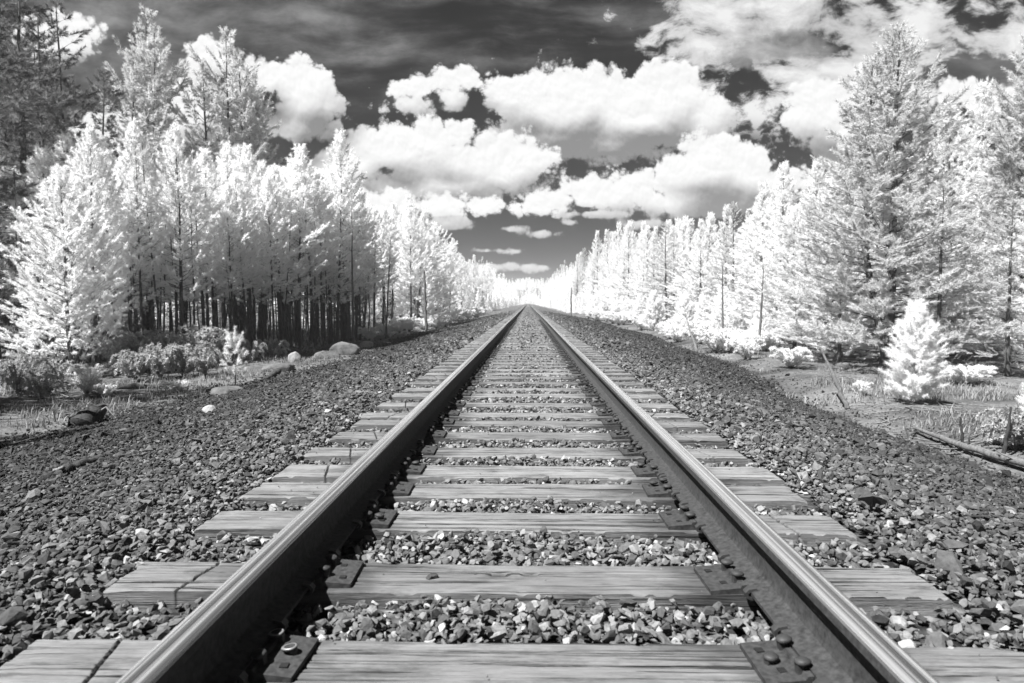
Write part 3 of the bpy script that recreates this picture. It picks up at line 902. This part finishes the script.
def far_forest():
    r = np.random.default_rng(99)
    VV, FF, TT = [], [], []; base = 0
    spots = []
    for Y in np.geomspace(165, 470, 360):
        for s in (-1, 1):
            spots.append((s * (10.2 + 16 * r.random() ** 1.6), Y + r.normal(0, 2), r.uniform(9.5, 14.5)))
    for k in range(420):                       # second growth behind the edges, seen between the near trees
        s = -1 if r.random() < .5 else 1
        Y = r.uniform(40, 330)
        spots.append((s * (20 + r.random() * 26 + Y * .05), Y, r.uniform(8, 13)))
    for k in range(520):                       # close growth behind the slim stand
        Y = r.uniform(35, 85); spots.append((-(15 + 30 * r.random()), Y, r.uniform(4, 8)))
    for k in range(500):                       # low growth at the foot of both far walls
        Y = 95 + 370 * r.random() ** 1.3; spots.append(((-1 if k % 2 else 1) * (7.3 + 4 * r.random()), Y, r.uniform(1.5, 4.0)))
    for k in range(160):
        Y = r.uniform(80, 180); spots.append(((-1 if k % 2 else 1) * (11 + 10 * r.random()), Y, r.uniform(7.5, 11)))
    for k in range(900):                       # rising ground that closes the view
        Y = r.uniform(475, 760); spots.append((r.uniform(-130, 130), Y, r.uniform(7, 12)))
    for k in range(260):                       # across the line where it bends away
        Y = r.uniform(440, 490); spots.append((r.uniform(-50, 50), Y, r.uniform(4, 8)))
    S = np.array(spots); Z0 = ground_z(S[:, 0], S[:, 1])
    for (X, Y, h), z0 in zip(S, Z0):
        n = int(np.clip(90000 / Y, 170, 900))
        t = r.random(n) ** .85; t[: n // 12] = r.uniform(0, .12, n // 12)
        R = h * r.uniform(.15, .22)
        a = r.uniform(0, 2 * PI, n); rr = R * (1 - t) ** .75 * np.sqrt(r.random(n)) * (.8 + .3 * np.sin(t * 40 + a * 2))
        p = np.stack([X + rr * np.cos(a), Y + rr * np.sin(a), z0 + h * (.06 + .94 * t)], -1)
        sz = np.clip(.0013 * Y, .22, .8) * r.uniform(.5, 1.2, n)
        d = np.stack([np.cos(a) * .8, np.sin(a) * .8, r.uniform(.0, 1.2, n)], -1); d /= np.linalg.norm(d, axis=1)[:, None]
        sd = np.cross(d, r.normal(size=(n, 3))); sd /= np.linalg.norm(sd, axis=1)[:, None]
        v = np.stack([p - sd * sz[:, None] * .28, p + sd * sz[:, None] * .28, p + d * sz[:, None]], 1).reshape(-1, 3)
        VV.append(v); FF.append(np.arange(3 * n).reshape(n, 3) + base); base += 3 * n
        TT.append(np.full(3 * n, np.clip(r.normal(.5, .2), 0, 1)))
    me = np_mesh('far_forest', np.concatenate(VV), np.concatenate(FF), M_NEEDLE, tone=np.concatenate(TT))
    tag(link('far_forest', me), 'white far-off conifer woods closing in round the end of the track', 'forest', kind='stuff')
far_forest()

# ------------------------------------------------------------------ undergrowth
def shrub_mesh(seed, H=.7, R=.6, stems=26, leaf=.05, dens=60, arch=.6, mat=None, lw=.02):
    r = np.random.default_rng(seed); wood = Acc()
    A, D, L, T = [], [], [], []
    for k in range(stems):
        az = r.uniform(0, 2 * PI); out = R * r.uniform(.35, 1.0); h = H * r.uniform(.5, 1.05)
        ss = np.linspace(0, 1, 7)
        p = np.stack([math.cos(az) * out * ss, math.sin(az) * out * ss, h * (np.sin(ss * PI * (.5 + .42 * arch * r.random())))], -1)
        p[1:] += r.normal(0, .02, (6, 3))
        V, Fc = tube(p, .006 * (1 - .8 * ss), 3); wood.add(V, Fc)
        d = np.diff(p, axis=0); l = np.linalg.norm(d, axis=1)
        A.append(p[1:-1]); D.append(d[1:] / l[1:, None]); L.append(l[1:]); T.append(np.full(5, np.clip(r.normal(.5, .25), 0, 1)))
    V, Fc, T = needles(r, np.concatenate(A), np.concatenate(D), np.concatenate(L), dens, leaf, lw, .75, np.concatenate(T))
    return wood.mesh('shrub_stems', M_BARK_GREY), np_mesh('shrub_leaves', V, Fc, mat or M_SHRUB, tone=T)
SHR = [shrub_mesh(500 + k, .75, .7, 30, .07, 70, 1.0, M_SHRUB, .022) for k in range(3)]
SHP = [shrub_mesh(520 + k, .55, .55, 40, .06, 130, .4, M_SHRUB_PALE, .02) for k in range(2)]
def shrub(kind, px, Y, s, label, group=None, x=None, sz=None):
    X = (px - VPX) / F * Y if x is None else x
    o = empty('shrub', (X, Y, gz(X, Y) - .02), float(rng.uniform(0, 6.28)))
    st, lf = (SHR if kind == 'dry' else SHP)[int(rng.integers(3 if kind == 'dry' else 2))]
    o.scale = (s, s, s if sz is None else sz)
    link('stem', st, o); link('foliage', lf, o)
    tag(o, label, 'shrub', group)
for px, Y, s in ((112, 17, 1.2), (140, 17.5, 1.4), (165, 17.8, 1.3), (190, 18.3, 1.5), (210, 19, 1.2), (128, 15.4, 1.0), (155, 15.6, 1.1), (178, 15.9, 1.1), (200, 16.5, 1.0), (250, 20.5, .9), (272, 22, .9)):
    shrub('dry', px, Y, s, 'arching dry shrub, one of the tangle along the foot of the left stand', 'dry shrubs below the left stand')
for px, Y, s in ((18, 14.8, .95), (45, 14.2, .8), (5, 13.2, .95), (30, 12.6, .7)):
    shrub('dry', px, Y, s, 'scruffy dry shrub in the shade at the far left edge of the clearing', 'shaded shrubs at far left')
shrub('pale', 78, 13.4, .8, 'pale leafy shrub in front of the leaning trunk at left', sz=1.0)
shrub('pale', 98, 13.0, .55, 'small bright shrub by the bank edge, in front of the dry tangle at left', sz=.5)
shrub('pale', 170, 13.6, .6, 'low whitish shrub on the bank below the dry tangle at left', sz=.45)
shrub('pale', 745, 22, .95, 'white shrub at the foot of the right slope, left of its companion', sz=1.2)
shrub('pale', 790, 19, 1.15, 'white shrub at the foot of the right slope beside the long leaning stick', sz=1.1)
shrub('pale', 860, 13.2, .38, 'tiny white shrub at the lower end of the long leaning stick', sz=.5)
shrub('pale', 962, 15.4, 1.1, 'low pale shrub behind and right of the lone white young pine', sz=.8)
shrub('dry', 1012, 8.4, .7, 'twiggy shrub among dead sticks at the right edge of the photo')
for px, Y, s in ((385, 36, 1.3), (405, 44, 1.5), (440, 56, 1.6), (452, 70, 2), (368, 32, 1.1)):
    shrub('pale', px, Y, s, 'bright low shrub along the distant left edge of the ballast', 'low shrubs beside the far left ballast')
for px, Y, s in ((700, 30, 1.2), (668, 36, 1.4), (640, 46, 1.7), (618, 58, 2.0), (716, 27, 1.2)):
    shrub('pale', px, Y, s, 'bright low shrub along the distant right edge of the ballast', 'low shrubs beside the far right ballast')

r_ = np.random.default_rng(71)
for k in range(34):
    Y = 24 + 75 * r_.random() ** 1.3; X = float(toe(1, Y)) + .5 + 2.6 * r_.random()
    shrub('pale', 0, Y, float(.8 + .012 * Y + .5 * r_.random()), 'bright low shrub along the distant right edge of the ballast', 'low shrubs beside the far right ballast', x=X)
for k in range(22):
    Y = 38 + 70 * r_.random() ** 1.2; X = -float(toe(-1, Y)) - .3 - 1.6 * r_.random()
    shrub('pale', 0, Y, float(.8 + .012 * Y + .4 * r_.random()), 'bright low shrub along the distant left edge of the ballast', 'low shrubs beside the far left ballast', x=X)
for k in range(20):
    Y = 26 + 70 * r_.random() ** 1.2; X = float(toe(1, Y)) + 1.4 + 2.0 * r_.random()
    tree('young_pine', 'young0', 0, Y, h=float(r_.uniform(1.2, 2.8)), x=X, label='small white sapling at the foot of the right forest wall', group='saplings below the right forest wall', cat='young tree')

def grass():
    r = np.random.default_rng(41)
    n = 14000
    X = r.uniform(-16, 16, n * 3); Y = 5 + 40 * r.random(n * 3) ** 1.4
    ax = np.abs(X); t = toe(X, Y)
    pr = np.clip((ax - t + .2) / 1.2, 0, 1) * (fbm(X * .6, Y * .6, 50) > np.where(X < 0, .50, .59)) 
    k = r.random(n * 3) < pr
    X, Y = X[k][:n], Y[k][:n]; m = len(X)
    nb = 7
    X = np.repeat(X, nb) + r.normal(0, .06, m * nb); Y = np.repeat(Y, nb) + r.normal(0, .06, m * nb)
    Z = ground_z(X, Y); N = m * nb
    h = r.uniform(.03, .16, N) * np.repeat(r.uniform(.6, 1.5, m), nb); a = r.uniform(0, 2 * PI, N); ln = r.uniform(.2, 1.1, N)
    w = r.uniform(.004, .009, N)
    p = np.stack([X, Y, Z], -1); sd = np.stack([-np.sin(a), np.cos(a), a * 0], -1) * w[:, None]
    mid = p + np.stack([np.cos(a) * h * ln * .3, np.sin(a) * h * ln * .3, h * .6], -1); tip = p + np.stack([np.cos(a) * h * ln, np.sin(a) * h * ln, h], -1)
    V = np.stack([p - sd, p + sd, mid + sd * .7, mid - sd * .7, tip], 1).reshape(-1, 3)
    i = np.arange(N)[:, None] * 5
    Fc = np.concatenate([i + [0, 1, 2], i + [0, 2, 3], i + [3, 2, 4]])
    T = np.repeat(np.repeat(r.uniform(0, 1, m), nb), 5)
    tag(link('dry_grass', np_mesh('dry_grass', V, Fc, M_GRASS, tone=T)), 'sparse dry grass and weeds beside the ballast on both sides', 'grass', kind='stuff')
grass()

# ------------------------------------------------------------------ rocks, logs, sticks, posts
def rock(name, px, Y, size, label, mat, seed, x=None, dz=0.0, cat='boulder', angular=False, z=None, rz=None):
    X = (px - VPX) / F * Y if x is None else x
    bm = bmesh.new(); bmesh.ops.create_icosphere(bm, subdivisions=4, radius=1)
    r = np.random.default_rng(seed)
    pl = r.normal(size=(14, 3)); pl /= np.linalg.norm(pl, axis=1)[:, None]; dd = r.uniform(.62, .95, 14)
    for v in bm.verts:
        c = np.array(v.co)
        k = 1.0
        for q, d in zip(pl, dd):
            s = float(c @ q)
            if s > d: k = min(k, d / s)
        k = k * .8 + .2 if not angular else k
        n = fbm(np.array([c[0] * 2.2 + 9 + seed]), np.array([c[1] * 2.2 + c[2] * 1.7]), seed)[0] - .47
        v.co = Vector(c * (k + .16 * n))
    for f in bm.faces: f.smooth = True
    bmesh.ops.scale(bm, verts=bm.verts, vec=size)
    me = bm_done(name, bm, mat)
    o = link(name, me, None, (X, Y, (gz(X, Y) if z is None else z) + dz))
    o.rotation_euler = (0, 0, r.uniform(0, 6) if rz is None else rz)
    tag(o, label, cat); return o
rock('boulder', 344, 23.5, (.62, .5, .34), 'large rounded boulder on the left ballast edge, highest of the boulders', M_BOULDER, 1, dz=.12, rz=.3)
rock('boulder', 323, 22.0, (.5, .42, .26), 'smaller rounded boulder just left of the largest one', M_BOULDER, 2, dz=.02, rz=1)
rock('boulder', 275, 17.6, (.50, .42, .24), 'flat grey boulder left of the pale upright rock', M_BOULDER, 3, dz=.03, rz=.2)
rock('boulder', 292, 20.5, (.2, .2, .25), 'small pale upright rock between the flat boulder and the dark stand', M_PALE_ROCK, 4, dz=.1)
rock('boulder', 366, 27, (.32, .3, .2), 'small pale rock on the ballast edge right of the largest boulder', M_PALE_ROCK, 5, dz=.06)
rock('boulder', 222, 12.4, (.36, .3, .15), 'dull flat boulder at the ballast foot below the white seedling', M_BOULDER, 6, dz=.03)
rock('boulder', 204, 7.9, (.11, .09, .07), 'bright pale rock lying alone on the left ballast slope', M_PALE_ROCK, 7, dz=.035, cat='rock')
rock('ballast_stone', 430, 2.13, (.021, .018, .014), 'small dark stone lying on the second tie from the camera', M_DARK_ROCK, 8, cat='stone', angular=True, z=.010)
rock('boulder', 40, 11.5, (.3, .22, .12), 'dark low rock in the shade at left, before the scruffy shrubs', M_DARK_ROCK, 9, dz=.02)
rock('boulder', 848, 3.2, (.06, .05, .03), 'large pale flat stone on the right ballast shoulder', M_PALE_ROCK, 12, dz=.03, cat='rock', angular=True) if False else None

def stick(name, pts, radii, mat, label, cat, n=7, twigs=0, seed=0):
    """a wooden stick / log through world points; z in pts is measured above the ground"""
    r = np.random.default_rng(seed)
    W = np.array([[x, y, gz(x, y) + z] for x, y, z in pts])
    t = np.linspace(0, 1, len(W)); tt = np.linspace(0, 1, 14)
    P = np.stack([np.interp(tt, t, W[:, c]) for c in range(3)], -1)
    R = np.interp(tt, np.linspace(0, 1, len(radii)), radii)
    P[1:-1] += r.normal(0, R.mean() * .22, (12, 3))
    R = R * r.uniform(.88, 1.12, 14)
    a = Acc(); V, Fc = tube(P, R, n); a.add(V, Fc)
    for e, s in ((0, 1), (13, -1)):        # ragged end caps
        d = P[e] - P[e + s]; d /= np.linalg.norm(d)
        V, Fc = tube(np.stack([P[e], P[e] + d * R[e] * .25, P[e] + d * R[e] * .3]), [R[e], R[e] * .8, .001], n); a.add(V, Fc)
    org = W[0].copy()
    for k in range(twigs):
        b = P[r.integers(3, 13)]; d = r.normal(size=3); d[2] = abs(d[2]) + .3; d /= np.linalg.norm(d)
        L = r.uniform(.15, .45) * max(.5, np.linalg.norm(W[-1] - W[0]) * .35)
        ss = np.linspace(0, 1, 5)[:, None]; q = b + d * L * ss; q[1:] += r.normal(0, .02, (4, 3))
        V, Fc = tube(q, R.mean() * .35 * (1 - .8 * ss[:, 0]), 4); a.add(V, Fc)
    a.V = [v - org for v in a.V]
    o = link(name, a.mesh(name, mat, True), None, tuple(org))
    return tag(o, label, cat)
def at(px, Y, z=0.0): return ((px - VPX) / F * Y, Y, z)
stick('log', [at(912, 9.9, .09), at(960, 8.7, .10), at(1050, 7.3, .12)], [.022, .042, .055], M_BARK_GREY, 'long fallen grey log at the foot of the right slope', 'log', 9, 11, 1)
stick('log', [at(985, 8.9, .04), at(1050, 8.1, .05)], [.04, .05], M_DEADWOOD, 'short fallen branch lying behind the long grey log', 'log', 7, 4, 2)
stick('dead_branch', [at(846, 12.1, .0), at(832, 12.6, .55), at(818, 13.4, 1.05)], [.045, .038, .015], M_BARK, 'long bare stick leaning out of the foot of the right slope', 'branch', 6, 1, 3)
stick('dead_branch', [at(961, 8.9, 0), at(957, 8.9, .42)], [.024, .012], M_CHARRED, 'short dark upright stick beside the long fallen log', 'branch', 5, 1, 4)
stick('dead_branch', [at(1000, 8.2, 0), at(1004, 8.2, .3), at(1006, 8.2, .62)], [.028, .022, .010], M_CHARRED, 'tall dark upright stick near the right edge of the photo', 'branch', 5, 2, 5)
stick('dead_branch', [at(908, 9.6, 0), at(902, 9.6, .26)], [.018, .008], M_DEADWOOD, 'pale upright twig at the near end of the fallen log', 'branch', 5, 1, 6)
stick('dead_branch', [at(667, 40, 3.3), at(650, 41, 3.9), at(632, 42, 4.5)], [.06, .05, .02], M_BARK_GREY, 'bare dead bough slanting out of the right forest wall', 'branch', 6, 4, 7) if False else None
stick('dead_branch', [at(697, 27, 0), at(690, 28, .7), at(684, 29.5, 1.5)], [.05, .04, .015], M_BARK_GREY, 'bare leaning stick before the right forest wall', 'branch', 6, 3, 8)
stick('log', [at(90, 5.05, .03), at(30, 4.35, .02)], [.035, .042], M_CHARRED, 'dark half-buried timber lying on the left ballast slope', 'log', 6, 0, 9)
stick('dead_branch', [at(40, 4.62, .05), at(50, 4.5, .07)], [.010, .012], M_DEADWOOD, 'short pale stick across the dark half-buried timber', 'branch', 6, 0, 10)
stick('tree_stump', [at(72, 9.7, .0), at(79, 9.8, .13), at(88, 10.0, .20)], [.20, .18, .12], M_CHARRED, 'dark rotten stump lying on its side on bare ground at left', 'stump', 9, 6, 11)
stick('dead_branch', [at(86, 9.9, .15), at(97, 9.9, .24), at(107, 9.8, .05)], [.018, .014, .008], M_DEADWOOD, 'pale bent branch sticking out of the dark stump at left', 'branch', 5, 2, 12)
stick('log', [at(262, 15.4, .03), at(276, 16.2, .16)], [.06, .07], M_CHARRED, 'short dark log propped on the ballast edge right of the white seedling', 'log', 7, 0, 13)
stick('log', [at(175, 14.5, .05), at(130, 14.3, .06), at(90, 14.0, .04)], [.05, .07, .06], M_CHARRED, 'dark fallen log below the dry shrubs of the left stand', 'log', 7, 4, 14)
# old line-side posts
def post(px, Y, h, label, lean=.05, seed=0):
    X = (px - VPX) / F * Y
    stick('wooden_post', [(X, Y, -.2), (X - lean * h * .5, Y, h * .5), (X - lean * h, Y, h)], [.10, .085, .06], M_BARK_GREY, label, 'post', 7, 0, seed)
post(426, 40, 3.7, 'thin grey wooden post standing on the left edge of the ballast', .03, 21)
post(571, 72, 3.1, 'short dark wooden post on the far right edge of the ballast', .0, 22)
post(690, 31, .1, '', 0, 23) if False else None
# dead standing snags in and before the stand
def snag(px, Y, h, label, seed, lean=0.0):
    X = (px - VPX) / F * Y
    stick('dead_tree', [(X, Y, -.1), (X + lean * h * .5, Y, h * .5), (X + lean * h, Y, h)], [.05, .04, .010], M_BARK_GREY, label, 'dead tree', 6, 16, seed)
snag(385, 34, 5.2, 'bare dead snag at the track end of the left stand, leaning right', 31, .06)
snag(757, 24.5, 3.2, 'bare dark dead sapling before the right forest wall, left of the tallest conifer', 33, .04)
snag(722, 29, 3.6, 'thin bare dead tree standing against the white right forest wall', 34, -.03)
snag(352, 27, 5.6, 'bare dead snag just behind the largest boulder', 32, .0)

# ------------------------------------------------------------------ hazy summer air
def haze():
    m, nt, out = new_mat('summer_haze')
    v = nt.n('ShaderNodeVolumePrincipled'); v.inputs['Color'].default_value = (.97, .97, .97, 1); v.inputs['Density'].default_value = HAZE_D; v.inputs['Anisotropy'].default_value = 0.0
    nt.l(v.outputs[0], out.inputs['Volume'])
    bm = bmesh.new(); z0, z1 = -2.5, 33.5
    box_bm(bm, 0, 1200, (z0 + z1) / 2, 3000, 2700, z1 - z0)
    tag(link('haze', bm_done('haze', bm, m)), kind='stuff')
HAZE_D = .0005
haze()

# ------------------------------------------------------------------ camera
cam_d = bpy.data.cameras.new('camera'); cam = bpy.data.objects.new('camera', cam_d); COL.objects.link(cam)
cam_d.sensor_width = 36; cam_d.lens = F / 1024 * 36
pitch = math.atan((341.5 - VPY) / F); yaw = math.atan((VPX - 512) / F)
cam.location = (0, 0, CAM_Z)
cam.rotation_euler = (PI / 2 - pitch, 0, yaw)
cam_d.clip_start = .05; cam_d.clip_end = 6000
cam_d.dof.use_dof = True; cam_d.dof.focus_distance = 4.6; cam_d.dof.aperture_fstop = 4.5
scene.camera = cam
RM = cam.rotation_euler.to_matrix()
def pix_uv(px, py):
    d = RM @ Vector(((px - 512) / F, -(py - 341.5) / F, -1))
    return d.x / d.y, d.z / d.y

# ------------------------------------------------------------------ sun and sky
SUN_EL, SUN_AZ = math.radians(58), math.radians(-126)     # azimuth from +Y towards +X: ahead and to the left
sun_d = bpy.data.lights.new('sun', 'SUN'); sun_d.energy = 5.0; sun_d.angle = math.radians(.53); sun_d.color = (1, 1, 1)
sun = bpy.data.objects.new('sun', sun_d); COL.objects.link(sun)
sv = Vector((math.cos(SUN_EL) * math.sin(SUN_AZ), math.cos(SUN_EL) * math.cos(SUN_AZ), math.sin(SUN_EL)))
sun.rotation_euler = sv.to_track_quat('Z', 'Y').to_euler(); sun.location = (0, 0, 50)

def build_world():
    w = bpy.data.worlds.new('World'); scene.world = w; w.use_nodes = True
    nt = NT(w.node_tree); nt.t.nodes.clear()
    out = nt.n('ShaderNodeOutputWorld'); bg = nt.n('ShaderNodeBackground'); nt.l(bg.outputs[0], out.inputs[0])
    sky = nt.n('ShaderNodeTexSky'); sky.sky_type = 'NISHITA'; sky.sun_disc = False
    sky.sun_elevation = SUN_EL; sky.sun_rotation = SUN_AZ; sky.air_density = .9; sky.dust_density = .1; sky.altitude = 2200
    # infrared film: it sees the long-wave (red) end of the sky, which is why a blue sky comes out dark
    sc = nt.n('ShaderNodeSeparateColor'); nt.l(sky.outputs[0], sc.inputs[0])
    skyv = nt.math('MULTIPLY', sc.outputs[0], SKY_K)
    tc = nt.n('ShaderNodeTexCoord'); g = nt.vm('NORMALIZE', tc.outputs['Generated'])
    sx = nt.n('ShaderNodeSeparateXYZ'); nt.l(g, sx.inputs[0])
    dy = nt.math('MAXIMUM', nt.math('ABSOLUTE', sx.outputs[1]), .12)
    u = nt.math('DIVIDE', sx.outputs[0], dy); v = nt.math('DIVIDE', sx.outputs[2], dy)
    cb = nt.n('ShaderNodeCombineXYZ'); nt.l(u, cb.inputs[0]); nt.l(v, cb.inputs[1]); P = cb.outputs[0]
    def warp(vec, scale, amp, detail=3):
        n = nt.t.nodes.new('ShaderNodeTexNoise'); nt.l(vec, n.inputs['Vector']); n.inputs['Scale'].default_value = scale
        n.inputs['Detail'].default_value = detail; n.inputs['Roughness'].default_value = .55
        return nt.vm('MULTIPLY_ADD', n.outputs['Color'], (amp, amp, 0), nt.vm('SUBTRACT', vec, (amp * .5, amp * .5, 0)))
    W = warp(P, 9, .030, 3)
    def field(vec, blobs):
        acc = None
        for px, py, rx, ry in blobs:
            cu, cv = pix_uv(px, py); a, b = rx / F, ry / F
            q = nt.vm('MULTIPLY_ADD', vec, (1 / a, 1 / b, 0), (-cu / a, -cv / b, 0))
            ln = nt.vm('LENGTH', q)
            f = nt.math('MULTIPLY_ADD', ln, -min(a, b * 1.2), min(a, b * 1.2))
            acc = f if acc is None else nt.math('SMOOTH_MAX', acc, f, .012)
        return acc
    layers = [   # (centre x, y, half width, half height) as seen along the track, turned into directions
        [(520, 94, 38, 28), (560, 106, 72, 40), (575, 92, 48, 26), (640, 110, 84, 40), (660, 90, 40, 26), (702, 120, 32, 34), (610, 142, 122, 19), (560, 136, 70, 22),
         (425, 84, 40, 13), (465, 76, 30, 11), (415, 105, 26, 10), (452, 96, 14, 16)],
        [(392, 148, 50, 26), (435, 140, 45, 24), (460, 166, 84, 28), (515, 162, 40, 26), (440, 188, 106, 22), (500, 178, 50, 20), (350, 166, 40, 30),
         (212, 55, 24, 22), (262, 78, 30, 22), (303, 92, 34, 32), (326, 104, 16, 22), (300, 124, 52, 14), (200, 110, 40, 40), (60, 40, 45, 26), (130, 130, 60, 20),
         (822, 112, 40, 32), (846, 130, 46, 36), (870, 95, 40, 24), (965, 96, 36, 14), (1010, 104, 40, 20)],
        [(598, 192, 46, 18), (640, 188, 40, 18), (705, 168, 48, 34), (742, 172, 40, 28), (690, 200, 110, 18), (770, 186, 44, 20), (545, 203, 38, 14), (395, 208, 70, 16), (470, 205, 84, 10)],
        [(448, 223, 28, 7), (509, 229, 17, 4), (541, 234, 15, 3.5), (640, 224, 26, 5), (486, 251, 14, 2.4), (516, 252, 7, 2), (530, 268, 26, 4), (480, 268, 40, 5), (570, 222, 6, 2), (600, 214, 40, 4)],
    ]
    # billowing edge: rounded cells at falling sizes
    def billow(vec):
        vo = nt.n('ShaderNodeTexVoronoi', feature='F1'); nt.l(vec, vo.inputs['Vector'])
        vo.inputs['Scale'].default_value = 26; vo.inputs['Detail'].default_value = 3.0; vo.inputs['Roughness'].default_value = .5
        vo.inputs['Lacunarity'].default_value = 2.3
        vo.voronoi_dimensions = '2D'
        n = nt.noise(vec, 42, 7, .64)
        return nt.math('ADD', nt.math('MULTIPLY', vo.outputs['Distance'], -.026), nt.math('MULTIPLY', n, .030))
    Lx, Ly = -.35, .94
    def shift(vec, k): return nt.vm('ADD', vec, (Lx * k, Ly * k, 0))
    B0 = billow(W); B1 = billow(shift(W, .006))
    relief = nt.math('MULTIPLY', nt.math('SUBTRACT', B0, B1), 7.0)
    W2 = shift(W, .055)
    comp = []
    for li, L in enumerate(layers):
        small = li == 3                      # low flat clouds far down the valley
        D0 = field(P if small else W, L); D1 = field(shift(P, .006) if small else W2, L)
        if small: D0s = nt.math('MULTIPLY_ADD', B0, .30, D0)
        else: D0s = nt.math('ADD', D0, B0)
        alpha = nt.rng(nt.math('ADD', D0s, .001 if small else .008), -.002, .003 if small else .009, 0, 1, True)
        lum = nt.math('ADD', relief, nt.rng(nt.math('SUBTRACT', D0, D1), -.034, .038, .22, .98, True))
        lum = nt.math('MINIMUM', nt.math('MAXIMUM', lum, .25), 1.05)
        comp.append((alpha, nt.math('MULTIPLY', lum, CLOUD_K)))
    # thin high veil: streaks and mackerel patches
    Q = nt.vm('MULTIPLY', warp(P, 3, .10, 2), (1.3, 4.6, 0))
    s1 = nt.noise(Q, 3.0, 7, .62, .0)
    Q2 = nt.vm('MULTIPLY', warp(P, 8, .06, 3), (2.0, 3.4, 0))
    s2 = nt.noise(Q2, 5.0, 7, .62)
    veil_m = field(W, [(790, 30, 170, 75), (700, 5, 90, 40), (960, 40, 140, 45), (860, 70, 90, 30), (1010, 10, 60, 40)])
    veil_a = nt.rng(nt.math('ADD', veil_m, nt.rng(s2, .34, .62, -.12, .06)), -.02, .05, 0, .90, True)
    cir_m = field(P, [(180, 20, 210, 55), (330, 60, 150, 30), (560, 20, 130, 16), (260, -10, 200, 30), (1000, 60, 100, 30), (120, 70, 130, 50)])
    cir_a = nt.rng(nt.math('ADD', cir_m, nt.rng(s1, .3, .7, -.10, .06)), -.06, .10, 0, .30, True)
    vl = nt.rng(s2, .36, .62, .34, 1.0)
    # darker lens-shaped cloud in the veil
    lens = nt.rng(nt.math('ADD', field(W, [(785, 48, 66, 17), (735, 58, 40, 9)]), nt.math('MULTIPLY', B0, .5)), -.004, .012, 0, 1, True)
    vl = nt.math('MULTIPLY', vl, nt.rng(lens, 0, 1, 1, .55))
    va = nt.math('MAXIMUM', nt.math('MAXIMUM', veil_a, cir_a), nt.math('MULTIPLY', lens, .85))
    def mix(a, b, f):
        m = nt.n('ShaderNodeMix'); nt.val(f, m.inputs[0]); nt.val(a, m.inputs[2]); nt.val(b, m.inputs[3]); return m.outputs[0]
    c = mix(skyv, nt.math('MULTIPLY', vl, CLOUD_K), va)
    for alpha, lv in comp: c = mix(c, lv, alpha)
    # scattered cloud elsewhere in the sky stays as it is above; below the horizon nothing
    nt.l(c, bg.inputs[0]); bg.inputs[1].default_value = .1
    w.cycles.sampling_method = 'NONE'
SKY_K, CLOUD_K = .009, 3.9
build_world()

# ------------------------------------------------------------------ render settings
scene.view_settings.view_transform = 'Standard'; scene.view_settings.look = 'None'
scene.view_settings.gamma = 1; scene.view_settings.exposure = 1.32
scene.render.engine = 'CYCLES'
cy = scene.cycles
cy.max_bounces = 26; cy.diffuse_bounces = 24; cy.glossy_bounces = 2; cy.transmission_bounces = 24; cy.volume_bounces = 1; cy.transparent_max_bounces = 4
cy.use_denoising = True; cy.sample_clamp_indirect = 8
cy.caustics_reflective = False; cy.caustics_refractive = False
